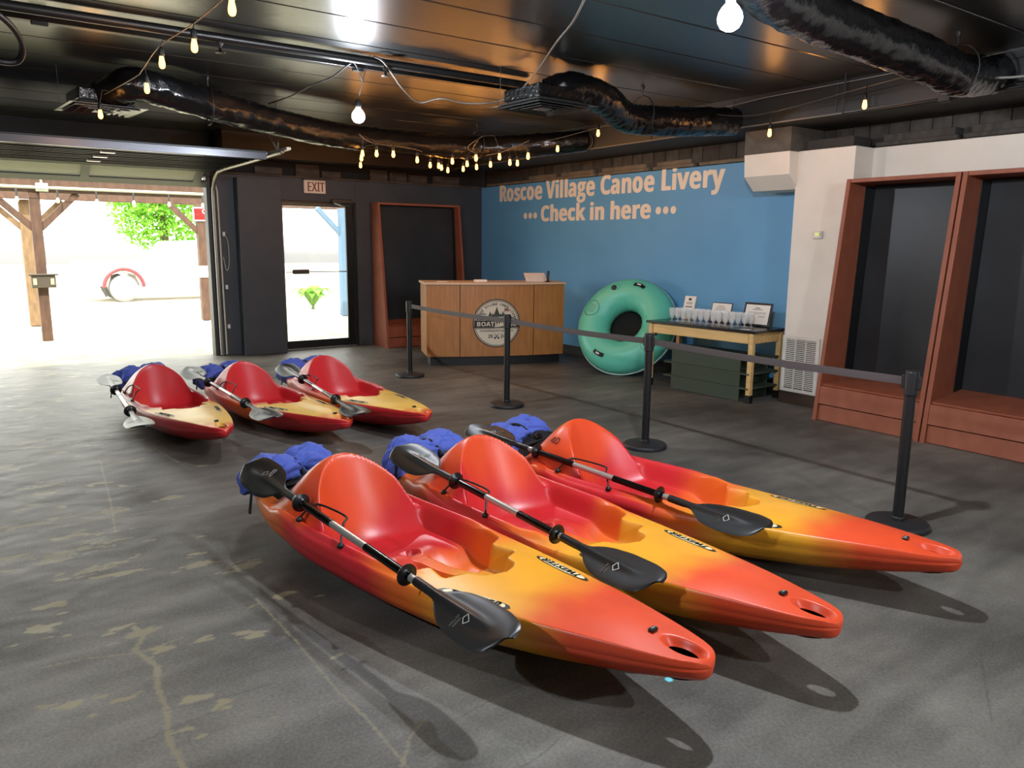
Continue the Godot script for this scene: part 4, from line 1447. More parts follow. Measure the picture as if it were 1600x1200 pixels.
func truck():
	var t := thing("pickup_truck", "pickup truck painted white for the glare on it with red wheel arches parked beyond the porch", "truck", Vector3(5.0, -0.02, -24.0), 0.0)
	var wp := mat(Color(0.86, 0.86, 0.86), 0.35)  # white paint stands in for the overexposed sunlight on the body
	var rd := mat(Color(0.40, 0.17, 0.19), 0.5)
	var body := PackedVector2Array([Vector2(-2.6, 0.45), Vector2(-2.6, 1.05), Vector2(-0.9, 1.08), Vector2(-0.75, 1.12), Vector2(-0.3, 1.62), Vector2(0.7, 1.66), Vector2(1.2, 1.12), Vector2(2.5, 1.02), Vector2(2.6, 0.85), Vector2(2.6, 0.45), Vector2(1.95, 0.42), Vector2(1.85, 0.72), Vector2(1.55, 0.82), Vector2(1.25, 0.72), Vector2(1.15, 0.42), Vector2(-1.15, 0.42), Vector2(-1.25, 0.72), Vector2(-1.55, 0.82), Vector2(-1.85, 0.72), Vector2(-1.95, 0.42)])
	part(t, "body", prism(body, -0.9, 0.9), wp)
	for x in [-1.55, 1.55]:
		for s in [-1.0, 1.0]:
			var wh := part(t, "wheel", lathe([[0.0, -0.11], [0.24, -0.11], [0.35, -0.09], [0.36, -0.05], [0.36, 0.05], [0.35, 0.09], [0.24, 0.11], [0.0, 0.11]], 28), mat(Color(0.5, 0.5, 0.5), 0.8), Vector3(x, 0.36, s * 0.8), Vector3(PI / 2, 0, 0))
			part(wh, "hub", lathe([[0.0, -0.125], [0.20, -0.125], [0.22, -0.10], [0.22, 0.10], [0.20, 0.125], [0.0, 0.125]], 20), mat(Color(0.8, 0.8, 0.8), 0.4))
			var arch := PackedVector3Array()
			for i in 17:
				var a := PI * i / 16.0
				for q in [[0.44, 0.0], [0.53, 0.0], [0.53, 0.07], [0.44, 0.07]]:
					arch.append(Vector3(x + cos(a) * q[0], 0.40 + sin(a) * q[0], s * (0.88 + q[1])))
			part(t, "wheel_arch", grid(arch, 17, 4, true), rd)
	for s in [-1.0, 1.0]:
		part(t, "side_window", prism(PackedVector2Array([Vector2(-0.55, 1.14), Vector2(-0.22, 1.56), Vector2(0.62, 1.58), Vector2(0.98, 1.14)]), s * 0.895, s * 0.91), mat(Color(0.7, 0.75, 0.78), 0.1))
	part(t, "mud_flap", box(Vector3(0.02, 0.34, 0.3), 0.004), mat(Color(0.22, 0.2, 0.2), 0.8), Vector3(-2.05, 0.3, 0.8), Vector3(0, 0, 0.4))

func overhead():
	# raised sectional door
	var gd := struct_node("door_2")
	var blk := mat(Color(0.085, 0.09, 0.10), 0.4)
	var steel := mat(Color(0.62, 0.62, 0.62), 0.35, 0.8)
	for k in 4:
		var z0 := -8.72 - k * 0.545
		bb(gd, "section", Vector3(-1.75, 2.555, z0 - 0.54), Vector3(2.82, 2.60, z0), blk, 0.006)
		for q in [0.10, 0.27, 0.44]:
			bb(gd, "rib", Vector3(-1.75, 2.537, z0 - q - 0.03), Vector3(2.82, 2.556, z0 - q), blk, 0.006)
	bb(gd, "stiffener", Vector3(-1.75, 2.50, -8.72), Vector3(2.80, 2.575, -8.66), mat(Color(0.33, 0.33, 0.35), 0.3, 0.7), 0.004)
	for k in 3:
		bb(gd, "hinge", Vector3(1.26, 2.515, -9.29 - k * 0.545), Vector3(1.40, 2.54, -9.19 - k * 0.545), mat(Color(0.9, 0.9, 0.88), 0.3, 0.3), 0.004)
	# lowest section hangs in the curve of the track and has a row of panes
	var tilt := Node3D.new()
	tilt.name = "window_section"
	gd.add_child(tilt)
	tilt.position = Vector3(0, 2.585, -10.91)
	tilt.rotation.x = -0.44
	var gm := mat(Color(0.36, 0.37, 0.38), 0.4)
	bb(tilt, "rail", Vector3(-1.75, -0.02, -0.10), Vector3(2.82, 0.02, 0.0), blk)
	bb(tilt, "rail", Vector3(-1.75, -0.02, -0.52), Vector3(2.82, 0.02, -0.38), gm)
	for x in [-1.75, -0.05, 1.28, 2.62]:
		bb(tilt, "mullion", Vector3(x, -0.022, -0.42), Vector3(x + 0.10, 0.022, -0.08), gm)
	var frost := StandardMaterial3D.new()
	frost.albedo_color = Color(0.88, 0.89, 0.84)
	frost.roughness = 0.5
	frost.backlight_enabled = true
	frost.backlight = Color(0.95, 0.95, 0.9)
	for q in [[-1.65, -0.05], [0.05, 1.28], [1.38, 2.62]]:
		bb(tilt, "pane", Vector3(q[0], -0.006, -0.40), Vector3(q[1], 0.006, -0.10), frost, 0.001)
	# tracks with curve, bracket and spring gear
	for x in [2.90, -1.82]:
		var tp: Array = [Vector3(x, 0.02, ZB + 0.06), Vector3(x, 1.2, ZB + 0.06), Vector3(x, 2.18, ZB + 0.06), Vector3(x, 2.38, ZB + 0.12), Vector3(x, 2.50, ZB + 0.28), Vector3(x, 2.55, ZB + 0.55), Vector3(x, 2.56, -9.5), Vector3(x, 2.57, -8.45)]
		part(gd, "track", tube(smooth_path(tp, 5), 0.026, 8), mat(Color(0.55, 0.54, 0.51), 0.4, 0.7))
	part(gd, "track_angle", bar(Vector3(2.94, 2.60, -10.9), Vector3(2.94, 2.60, -8.35), 0.05, 0.03), mat(Color(0.74, 0.73, 0.70), 0.4, 0.4))
	part(gd, "hanger_strap", bar(Vector3(2.94, 2.60, -8.7), Vector3(2.94, HC, -8.7), 0.04, 0.004, 0.001), steel)
	part(gd, "hanger_strap", bar(Vector3(2.94, 2.61, -8.7), Vector3(2.76, HC, -8.95), 0.035, 0.004, 0.001), steel)
	for k in 6:
		part(gd, "roller_bracket", box(Vector3(0.07, 0.035, 0.05), 0.006), steel, Vector3(2.83, 2.585, -8.85 - k * 0.36))
	bb(gd, "jamb", Vector3(2.83, 0, ZB - 0.2), Vector3(2.9, 2.5, ZB - 0.02), mat(Color(0.16, 0.16, 0.17), 0.5))
	bb(gd, "jamb", Vector3(-1.8, 0, ZB - 0.2), Vector3(-1.73, 2.5, ZB - 0.02), mat(Color(0.16, 0.16, 0.17), 0.5))
	# ceiling channel and sprinkler pipe
	var ch := thing("steel_channel", "black steel channel fixed along the ceiling boards", "channel", Vector3(0, HC, -6.24))
	part(ch, "rail", box(Vector3(8.6, 0.05, 0.075), 0.003), mat(Color(0.025, 0.025, 0.027), 0.45), Vector3(0.15, -0.026, 0))
	for x in [0.55, 2.8]:
		part(ch, "clamp", box(Vector3(0.10, 0.03, 0.03), 0.004), mat(Color(0.02, 0.02, 0.02), 0.5), Vector3(x, -0.06, 0.02))
	var sp := thing("sprinkler_pipe", "black painted sprinkler pipe under the ceiling boards", "pipe", Vector3(0, HC - 0.05, -5.92))
	part(sp, "pipe", tube(PackedVector3Array([Vector3(-4.4, 0, 0), Vector3(4.3, 0, 0)]), 0.032, 14), mat(Color(0.10, 0.10, 0.10), 0.35))
	for x in [1.62, 2.9, -0.6]:
		var hd := part(sp, "sprinkler_head", lathe([[0.0, -0.10], [0.035, -0.10], [0.035, -0.094], [0.010, -0.088], [0.012, -0.05], [0.022, -0.04], [0.022, -0.02], [0.0, -0.02]], 12), mat(Color(0.03, 0.03, 0.03), 0.4), Vector3(x, 0, 0))
	# ducts and diffusers
	flex_duct("flexible_duct", "black flexible duct from the diffuser by the raised door to the soffit", [Vector3(1.08, 2.80, -7.65), Vector3(1.3, 2.90, -7.35), Vector3(1.75, 2.86, -7.5), Vector3(2.4, 2.84, -7.95), Vector3(3.4, 2.80, -8.4), Vector3(4.4, 2.79, -8.55), Vector3(5.4, 2.80, -8.4), Vector3(6.0, 2.84, -8.0), Vector3(6.52, 2.90, -7.7)], 0.135, 3)
	diffuser("square black ceiling diffuser near the raised door", Vector3(1.08, 2.72, -7.70), 0.10, 0.60)
	flex_duct("flexible_duct", "short black flexible duct from the middle diffuser to the soffit", [Vector3(4.17, 2.86, -5.45), Vector3(4.35, 2.92, -5.35), Vector3(4.75, 2.89, -5.40), Vector3(5.2, 2.79, -5.55), Vector3(5.7, 2.80, -5.5), Vector3(6.1, 2.83, -5.45), Vector3(6.52, 2.86, -5.40)], 0.135, 8)
	diffuser("square black ceiling diffuser over the barrier posts", Vector3(4.13, 2.76, -5.45), 0.05, 0.66)
	flex_duct("flexible_duct", "thick wrinkled black duct crossing above the display cases", [Vector3(2.75, 3.0, -1.9), Vector3(3.25, 2.93, -2.6), Vector3(3.9, 2.90, -2.80), Vector3(4.6, 2.88, -2.84), Vector3(5.3, 2.84, -2.84), Vector3(5.75, 2.80, -2.85), Vector3(6.2, 2.86, -2.9), Vector3(6.54, 2.92, -2.95)], 0.138, 15)
	for q in [[1.95, -7.6, "black strap round the long duct, at the end with the diffuser by the raised door"], [5.35, -5.52, "black strap round the short duct of the middle diffuser"], [5.35, -8.4, "black strap round the long duct above the bunched warm bulbs"], [5.72, -2.85, "black strap round the thick wrinkled duct above the display cases"]]:
		var hs := thing("duct_strap", q[2], "strap", Vector3(q[0], 0, q[1]), 0.0, "duct hanger straps")
		var lp := PackedVector3Array()
		lp.append(Vector3(0, HC, 0.0))
		for i in 25:
			var a := PI / 2 + TAU * i / 24.0
			lp.append(Vector3(0, 2.83 + 0.165 * sin(a), 0.16 * cos(a)))
		part(hs, "loop", tube(lp, 0.006, 6), mat(Color(0.03, 0.03, 0.03), 0.5))
		part(hs, "ceiling_hook", lathe([[0.0, 0.0], [0.012, 0.0], [0.02, 0.03], [0.0, 0.03]], 10), mat(Color(0.03, 0.03, 0.03), 0.5), Vector3(0, HC - 0.03, 0))
	# loose cables
	var vv := func(a: Array) -> Array:
		var o := []
		for q in a:
			o.append(Vector3(q[0], q[1], q[2]))
		return o
	solo("loose_cable", "pale cable drooping under the ceiling from the middle diffuser", "cable", tube(smooth_path(vv.call([[2.55, 2.93, -2.9], [2.80, 2.90, -3.34], [3.09, 2.92, -3.80], [3.37, 2.94, -4.32], [3.85, 2.98, -5.15], [4.13, 2.96, -5.76], [4.21, 2.93, -6.13], [4.09, 2.90, -6.26], [3.92, 2.90, -6.39], [3.70, 2.92, -6.42], [3.58, 2.90, -6.62], [3.26, 2.93, -6.31], [2.96, 2.98, -5.95], [2.82, 3.02, -5.81], [2.78, 3.06, -5.88]]), 5), 0.007, 8), mat(Color(0.38, 0.36, 0.34), 0.45))
	solo("loose_cable", "dark twin cable running from the hanging bulb towards the big door", "cable", tube(smooth_path(vv.call([[2.84, 2.93, -6.23], [2.70, 3.02, -6.05], [2.62, 3.00, -5.99], [2.64, 2.97, -6.38], [2.55, 2.93, -6.61], [2.56, 2.92, -7.15], [2.60, 2.96, -7.91]]), 5), 0.007, 8), mat(Color(0.10, 0.10, 0.10), 0.5))
	solo("cable_coil", "bundle of dark cables looped at the ceiling edge", "cable", tube(smooth_path(vv.call([[0.0, 3.0, -5.5], [0.30, 2.93, -5.75], [0.42, 2.84, -6.0], [0.40, 2.75, -6.15], [0.25, 2.74, -6.1], [0.10, 2.80, -5.9], [-0.2, 2.84, -5.7]]), 6), 0.02, 8), mat(Color(0.05, 0.05, 0.055), 0.5))
	# wires along the soffit
	solo("soffit_wire", "thin pale wire stretched along the dark soffit", "wire", tube(PackedVector3Array([Vector3(6.46, 2.96, -6.3), Vector3(6.46, 3.03, -5.0), Vector3(6.46, 3.05, -3.4)]), 0.004, 6), mat(Color(0.5, 0.5, 0.5), 0.5))
	var pt := thing("soffit_port", "round dark port in the soffit above the wall lettering", "vent", Vector3(6.49, 2.88, -7.62))
	part(pt, "rim", lathe([[0.07, 0.0], [0.10, 0.0], [0.10, 0.012], [0.07, 0.012], [0.07, 0.0]], 24), mat(Color(0.16, 0.15, 0.14), 0.5), Vector3.ZERO, Vector3(0, 0, PI / 2))
	part(pt, "screen", lathe([[0.0, 0.0], [0.07, 0.0], [0.07, 0.006], [0.0, 0.006]], 24), mat(Color(0.05, 0.05, 0.05), 0.7), Vector3.ZERO, Vector3(0, 0, PI / 2))
	solo("loose_cable", "pale cable looping down beside the thick wrinkled duct", "cable", tube(smooth_path([Vector3(6.0, 2.86, -2.95), Vector3(6.1, 2.81, -2.75), Vector3(6.2, 2.82, -2.5), Vector3(6.25, 2.95, -2.2), Vector3(6.3, 3.06, -1.9)], 6), 0.009, 8), mat(Color(0.5, 0.48, 0.45), 0.5))
	var sw := thing("switch_conduit", "dark conduit with a small box hanging below the soffit", "conduit", Vector3(6.3, 2.74, -3.2))
	part(sw, "pipe", tube(PackedVector3Array([Vector3(0.0, 0.0, -0.85), Vector3(0.05, 0.02, 0.0), Vector3(0.1, 0.06, 1.2)]), 0.012, 8), mat(Color(0.06, 0.06, 0.06), 0.5))
	part(sw, "box", box(Vector3(0.06, 0.14, 0.09), 0.006), mat(Color(0.13, 0.13, 0.13), 0.5), Vector3(0.02, 0.06, 0.0))
	part(sw, "riser", tube(PackedVector3Array([Vector3(0, 0, -0.85), Vector3(0, 0.34, -0.85)]), 0.008, 6), mat(Color(0.06, 0.06, 0.06), 0.5))

func desk():
	var at := Vector3(4.94, 0, -9.0) + Vector3(0.93, 0, 0.366) * 0.95
	var t := thing("reception_desk", "maple reception desk with curved front and round boathouse emblem", "desk", at, -0.375)
	var maple := wood(Color(0.60, 0.40, 0.205), Color(0.70, 0.485, 0.265), 0.42, Vector3(3.0, 0.35, 3.0), 91)
	var edge := mat(Color(0.80, 0.68, 0.56), 0.45)
	var f := func(u: float) -> float: return 0.10 * (1.0 - pow((u - 0.95) / 0.95, 2.0))
	var curved := func(u0: float, u1: float, y0: float, y1: float, off: float, th: float) -> ArrayMesh:
		var poly := PackedVector2Array()
		var n := 14
		for i in n + 1:
			var u := lerpf(u0, u1, float(i) / n)
			poly.append(Vector2(u - 0.95, f.call(u) + off))
		for i in n + 1:
			var u := lerpf(u1, u0, float(i) / n)
			poly.append(Vector2(u - 0.95, f.call(u) + off - th))
		return prism(poly, y0, y1)
	# prisms run along z; tip them so that their z becomes y
	var up := Vector3(PI / 2, 0, 0)
	var put := func(called: String, m: ArrayMesh, mt: Material) -> MeshInstance3D:
		# (x, y, z) -> (x, z, y)
		return part(t, called, warp2(m), mt)
	for q in [[0.0, 0.432], [0.442, 1.444], [1.454, 1.9]]:
		put.call("front_panel", curved.call(q[0], q[1], 0.125, 1.085, 0.0, 0.02), maple)
	put.call("core", curved.call(0.012, 1.888, 0.12, 1.08, -0.021, 0.30), mat(Color(0.05, 0.04, 0.035), 0.7))
	put.call("toe_kick", curved.call(0.05, 1.85, 0.0, 0.122, -0.05, 0.30), mat(Color(0.045, 0.047, 0.055), 0.5))
	for s in [-1.0, 1.0]:
		part(t, "side_panel", box(Vector3(0.02, 0.96, 0.62), 0.003), maple, Vector3(s * 0.94, 0.605, -0.335))
	put.call("counter_top", curved.call(-0.02, 1.92, 1.086, 1.112, 0.02, 0.68), edge)
	# emblem, wrapped on the curved front
	var em := Node3D.new()
	em.name = "emblem"
	t.add_child(em)
	var sit := func(v: Vector3) -> Vector3:
		var u := 0.93 + v.x
		return Vector3(u - 0.95, 0.57 + v.y, f.call(u) + 0.0015 + v.z)
	var ink := mat(Color(0.11, 0.105, 0.11), 0.5)
	var cream := mat(Color(0.82, 0.79, 0.71), 0.5)
	var disc := func(r0: float, r1: float, z: float) -> ArrayMesh:
		var p := PackedVector3Array()
		for i in 7:
			var r := lerpf(r0, r1, i / 6.0)
			for k in 64:
				var a := TAU * k / 64
				p.append(sit.call(Vector3(cos(a) * r, sin(a) * r, z)))
		return grid(p, 7, 64, true, PackedColorArray(), true)
	part(em, "outer_ring", disc.call(0.0, 0.325, 0.0), ink)
	part(em, "disc", disc.call(0.0, 0.31, 0.0012), cream)
	part(em, "inner_ring", disc.call(0.294, 0.302, 0.0024), ink)
	var flat := func(called: String, poly: PackedVector2Array, z: float, m: Material):
		part(em, called, warp(prism(poly, z, z + 0.001), sit), m)
	flat.call("band_edge", PackedVector2Array([Vector2(-0.296, 0.052), Vector2(-0.1, 0.052), Vector2(0.1, 0.052), Vector2(0.296, 0.052), Vector2(0.296, 0.044), Vector2(0.1, 0.044), Vector2(-0.1, 0.044), Vector2(-0.296, 0.044)]), 0.0024, ink)
	flat.call("band", PackedVector2Array([Vector2(-0.305, 0.04), Vector2(-0.1, 0.04), Vector2(0.1, 0.04), Vector2(0.305, 0.04), Vector2(0.305, -0.06), Vector2(0.1, -0.06), Vector2(-0.1, -0.06), Vector2(-0.305, -0.06)]), 0.0024, ink)
	flat.call("band_edge", PackedVector2Array([Vector2(-0.296, -0.066), Vector2(-0.1, -0.066), Vector2(0.1, -0.066), Vector2(0.296, -0.066), Vector2(0.292, -0.073), Vector2(0.1, -0.073), Vector2(-0.1, -0.073), Vector2(-0.292, -0.073)]), 0.0024, ink)
	var tm := text("BOATHOUSE", 0.058, 0.001, bold)
	var k := 0.54 / width_of(tm)
	part(em, "band_lettering", warp(tm, func(v: Vector3) -> Vector3: return sit.call(Vector3(v.x * k, v.y - 0.039, v.z + 0.0042))), cream)
	tm = text("CanoeKayakTube.com", 0.024, 0.001, bold)
	var k2 := 0.46 / width_of(tm)
	part(em, "lower_lettering", warp(tm, func(v: Vector3) -> Vector3: return sit.call(Vector3(v.x * k2, v.y - 0.112, v.z + 0.003))), ink)
	for q in [["20", -0.085], ["24", 0.085]]:
		tm = text(q[0], 0.045, 0.001, bold)
		var ox: float = q[1]
		part(em, "year_lettering", warp(tm, func(v: Vector3) -> Vector3: return sit.call(Vector3(v.x + ox, v.y - 0.195, v.z + 0.003))), ink)
	for s in [-1.0, 1.0]:
		var pd := PackedVector2Array()
		for q in [[-0.004, 0.04], [0.004, 0.04], [0.004, -0.015], [0.011, -0.022], [0.011, -0.042], [0.0, -0.05], [-0.011, -0.042], [-0.011, -0.022], [-0.004, -0.015]]:
			pd.append(Vector2(q[0], q[1]).rotated(s * 0.75) + Vector2(0, -0.172))
		flat.call("crossed_paddle", pd, 0.0024, ink)
	# curved lettering round the top
	var words := "ROSCOE VILLAGE CANOE LIVERY"
	for i in words.length():
		if words[i] == " ":
			continue
		var a := lerpf(2.92, 0.22, i / (words.length() - 1.0))
		var cm := text(words[i], 0.034, 0.001, bold)
		part(em, "ring_letter", warp(cm, func(v: Vector3) -> Vector3:
			var q := Vector2(v.x, v.y + 0.244).rotated(a - PI / 2)
			return sit.call(Vector3(q.x, q.y, v.z + 0.003))), ink)
	# fir trees, hill, house and flag
	for q in [[0.0, 0.105, 0.115, 0.05], [-0.09, 0.10, 0.06, 0.03], [0.085, 0.10, 0.065, 0.03], [-0.055, 0.09, 0.05, 0.025], [0.05, 0.09, 0.05, 0.025]]:
		var fir := PackedVector2Array()
		var c := Vector2(q[0], q[1])
		for i in 5:
			var yy: float = q[2] * (1.0 - i / 4.5)
			fir.append(c + Vector2(q[3] * (i / 5.0 + 0.06), yy))
			fir.append(c + Vector2(q[3] * (i / 5.0 - 0.08 if i > 0 else 0.02), yy - q[2] * 0.02))
		var mir := PackedVector2Array()
		for i in range(fir.size() - 1, -1, -1):
			mir.append(Vector2(2.0 * q[0] - fir[i].x, fir[i].y))
		fir.append(c + Vector2(q[3], 0))
		fir.append(c + Vector2(-q[3], 0))
		fir.append_array(mir)
		flat.call("fir_tree", fir, 0.0024, mat(Color(0.17, 0.20, 0.17), 0.5))
	flat.call("hill", PackedVector2Array([Vector2(-0.13, 0.06), Vector2(-0.10, 0.105), Vector2(-0.02, 0.125), Vector2(0.1, 0.115), Vector2(0.18, 0.10), Vector2(0.26, 0.06)]), 0.0026, mat(Color(0.28, 0.27, 0.26), 0.5))
	flat.call("house_wall", PackedVector2Array([Vector2(-0.27, 0.06), Vector2(-0.27, 0.115), Vector2(-0.14, 0.115), Vector2(-0.14, 0.06)]), 0.0028, mat(Color(0.86, 0.84, 0.8), 0.5))
	flat.call("house_roof", PackedVector2Array([Vector2(-0.28, 0.115), Vector2(-0.23, 0.14), Vector2(-0.16, 0.14), Vector2(-0.13, 0.115)]), 0.003, mat(Color(0.5, 0.49, 0.48), 0.5))
	flat.call("house_window", PackedVector2Array([Vector2(-0.255, 0.08), Vector2(-0.255, 0.1), Vector2(-0.235, 0.1), Vector2(-0.235, 0.08)]), 0.004, ink)
	flat.call("flag", PackedVector2Array([Vector2(0.11, 0.16), Vector2(0.11, 0.20), Vector2(0.17, 0.20), Vector2(0.17, 0.16)]), 0.0028, mat(Color(0.62, 0.35, 0.34), 0.5))
	flat.call("flag_canton", PackedVector2Array([Vector2(0.11, 0.18), Vector2(0.11, 0.20), Vector2(0.135, 0.20), Vector2(0.135, 0.18)]), 0.004, mat(Color(0.25, 0.27, 0.4), 0.5))
	flat.call("flag_pole", PackedVector2Array([Vector2(0.105, 0.06), Vector2(0.105, 0.205), Vector2(0.109, 0.205), Vector2(0.109, 0.06)]), 0.0028, ink)
	# things on the counter
	var b := Basis(Vector3.UP, -0.375)
	var on := func(x: float, z: float) -> Vector3: return at + b * Vector3(x, 1.113, z)
	solo("paper_stack", "low white stack of paper on the reception desk", "paper", box(Vector3(0.16, 0.03, 0.11), 0.003), mat(Color(0.9, 0.88, 0.84), 0.7), on.call(-0.20, -0.12) + Vector3(0, 0.015, 0), Vector3(0, -0.3, 0))
	solo("leaflet", "thin pale leaflet lying flat on the desk edge", "leaflet", box(Vector3(0.14, 0.008, 0.10), 0.001), mat(Color(0.85, 0.84, 0.82), 0.7), on.call(-0.72, -0.12) + Vector3(0, 0.004, 0), Vector3(0, -0.5, 0))
	var tb := thing("desk_monitor", "flat screen tilted back on a white stand on the desk", "screen", on.call(0.58, -0.16), -0.35)
	part(tb, "panel", box(Vector3(0.30, 0.012, 0.17), 0.004), mat(Color(0.86, 0.80, 0.76), 0.45), Vector3(0, 0.062, 0), Vector3(0.65, 0, 0))
	part(tb, "stand", prism(PackedVector2Array([Vector2(-0.07, 0), Vector2(0.07, 0), Vector2(-0.05, 0.09)]), -0.10, 0.10), mat(Color(0.80, 0.76, 0.72), 0.5), Vector3(0, 0.0, 0), Vector3(0, PI / 2, 0))
	part(tb, "cable", tube(smooth_path([Vector3(-0.14, 0.01, 0.04), Vector3(-0.17, 0.008, 0.10), Vector3(-0.05, 0.006, 0.13)], 4), 0.004, 6), mat(Color(0.8, 0.78, 0.76), 0.5))
	var ph := thing("card_reader", "black upright card reader beside the tilted screen", "card reader", on.call(0.72, -0.03), -0.45)
	part(ph, "foot", lathe([[0.0, 0.0], [0.035, 0.0], [0.035, 0.008], [0.015, 0.02], [0.0, 0.02]], 16), mat(Color(0.04, 0.04, 0.045), 0.4))
	part(ph, "body", bar(Vector3(0, 0.012, 0.0), Vector3(0.012, 0.15, -0.02), 0.045, 0.03, 0.012), mat(Color(0.04, 0.04, 0.045), 0.35))

func warp2(m: Mesh) -> ArrayMesh:
	# swap y and z of a prism; keep its normals in step
	var arr := m.surface_get_arrays(0)
	var v: PackedVector3Array = arr[Mesh.ARRAY_VERTEX]
	var n: PackedVector3Array = arr[Mesh.ARRAY_NORMAL]
	for i in v.size():
		v[i] = Vector3(v[i].x, v[i].z, v[i].y)
		n[i] = Vector3(n[i].x, n[i].z, n[i].y)
	for i in range(0, v.size(), 3):
		var a := v[i]
		v[i] = v[i + 1]
		v[i + 1] = a
		var b := n[i]
		n[i] = n[i + 1]
		n[i + 1] = b
	var out := []
	out.resize(Mesh.ARRAY_MAX)
	out[Mesh.ARRAY_VERTEX] = v
	out[Mesh.ARRAY_NORMAL] = n
	var am := ArrayMesh.new()
	am.add_surface_from_arrays(Mesh.PRIMITIVE_TRIANGLES, out)
	return am

func side_table():
	var wd := wood(Color(0.80, 0.65, 0.41), Color(0.88, 0.73, 0.49), 0.5, Vector3(2.5, 2.5, 0.3), 94)
	var c := Vector3(6.79, 0, -5.74)
	var turn := 0.07
	var t := thing("side_table", "wooden side table with black top below the blue wall", "table", c, turn)
	part(t, "table_top", box(Vector3(0.60, 0.026, 1.46), 0.004), mat(Color(0.075, 0.08, 0.085), 0.25), Vector3(0, 0.748, 0))
	for s in [-1.0, 1.0]:
		part(t, "apron", box(Vector3(0.022, 0.11, 1.28), 0.003), wd, Vector3(s * 0.262, 0.677, 0))
		part(t, "end_rail", box(Vector3(0.46, 0.11, 0.022), 0.003), wd, Vector3(0, 0.677, s * 0.67))
		for u in [-1.0, 1.0]:
			var lg := part(t, "leg", box(Vector3(0.055, 0.735, 0.055), 0.006), wd, Vector3(s * 0.255, 0.3675, u * 0.675))
			part(lg, "leg_boot", box(Vector3(0.061, 0.085, 0.061), 0.004), mat(Color(0.03, 0.03, 0.03), 0.5), Vector3(0, -0.3235, 0))
	var b := Basis(Vector3.UP, turn)
	var on := func(x: float, z: float) -> Vector3: return c + b * Vector3(x, 0.762, z)
	# drinking glasses in rows
	var gm := StandardMaterial3D.new()
	gm.albedo_color = Color(0.96, 0.97, 0.96, 0.22)
	gm.transparency = BaseMaterial3D.TRANSPARENCY_ALPHA
	gm.roughness = 0.05
	gm.metallic_specular = 0.8
	var gl := glass_mesh()
	var rng := RandomNumberGenerator.new()
	rng.seed = 6
	for r in 3:
		for q in 12:
			if r == 0 and q > 10:
				continue
			var p: Vector3 = on.call(-0.12 + r * 0.085 + rng.randf_range(-0.004, 0.004), -0.50 + q * 0.082 + r * 0.02 + rng.randf_range(-0.004, 0.004))
			solo("drinking_glass", "clear footed drinking glass standing on the black table top", "glass", gl, gm, p, Vector3.ZERO, "clear glasses on the side table")
	solo("flat_card", "white card lying at the corner of the black table top", "card", box(Vector3(0.07, 0.003, 0.11), 0.001), mat(Color(0.85, 0.85, 0.84), 0.6), on.call(-0.21, 0.56) + Vector3(0, 0.002, 0), Vector3(0, 0.2, 0))
	# three notices leaning behind the glasses
	var lean := -PI / 2 + 0.1
	framed_notice("cream notice with a small emblem behind the glasses", on.call(0.18, -0.52), lean, 0.16, 0.28, mat(Color(0.78, 0.72, 0.62), 0.6), [[0.24, 0.04, 0.03], [0.20, 0.09, 0.006], [0.185, 0.09, 0.006], [0.15, 0.10, 0.012], [0.12, 0.10, 0.005]], 0.004)
	framed_notice("dark framed notice with small print between the other two", on.call(0.18, -0.06), lean, 0.27, 0.23, mat(Color(0.10, 0.10, 0.10), 0.4), [[0.19, 0.07, 0.005, -0.01], [0.175, 0.12, 0.004, -0.01], [0.16, 0.14, 0.004, -0.01], [0.145, 0.13, 0.004, -0.01]], 0.010)
	framed_notice("black framed notice with a centred heading nearest the white pier", on.call(0.16, 0.42), lean, 0.34, 0.26, mat(Color(0.03, 0.03, 0.032), 0.35), [[0.20, 0.06, 0.008], [0.183, 0.12, 0.006], [0.155, 0.22, 0.003], [0.145, 0.22, 0.003], [0.135, 0.22, 0.003], [0.115, 0.08, 0.003, -0.06], [0.105, 0.08, 0.003, -0.06], [0.095, 0.08, 0.003, -0.06], [0.115, 0.08, 0.003, 0.06], [0.105, 0.08, 0.003, 0.06]], 0.024)
	# dark green shelf box under the table
	var gs := thing("green_crate", "low dark green wooden box with shelves under the side table", "shelf box", Vector3(6.80, 0, -5.63), 0.04)
	var gr := mat(Color(0.215, 0.255, 0.195), 0.7)
	for k in 3:
		part(gs, "front_board", box(Vector3(0.02, 0.135, 0.93), 0.002), gr, Vector3(-0.26, 0.072 + k * 0.155, 0))
	part(gs, "divider", box(Vector3(0.46, 0.44, 0.02), 0.002), gr, Vector3(-0.02, 0.225, 0.36))
	part(gs, "divider", box(Vector3(0.46, 0.44, 0.02), 0.002), gr, Vector3(-0.02, 0.225, -0.36))
	part(gs, "back_board", box(Vector3(0.02, 0.44, 0.93), 0.002), gr, Vector3(0.22, 0.225, 0))
	for k in 3:
		part(gs, "shelf", box(Vector3(0.52, 0.018, 1.16), 0.002), gr, Vector3(-0.01, 0.148 + k * 0.155, 0.0))
	# turquoise river tube against the wall
	var tb := thing("river_tube", "turquoise inflatable river tube leaning against the blue wall", "river tube", Vector3(6.84, 0.600, -7.20))
	tb.basis = Basis(Vector3.UP, 0.42) * Basis(Vector3(0, 0, 1), -deg_to_rad(28))
	var TR := 0.435
	var Tr := 0.213
	var tq := StandardMaterial3D.new()
	tq.albedo_color = Color(0.38, 0.76, 0.66)
	tq.roughness = 0.38
	tq.metallic_specular = 0.5
	var tp := PackedVector3Array()
	var NU := 72
	var NV := 32
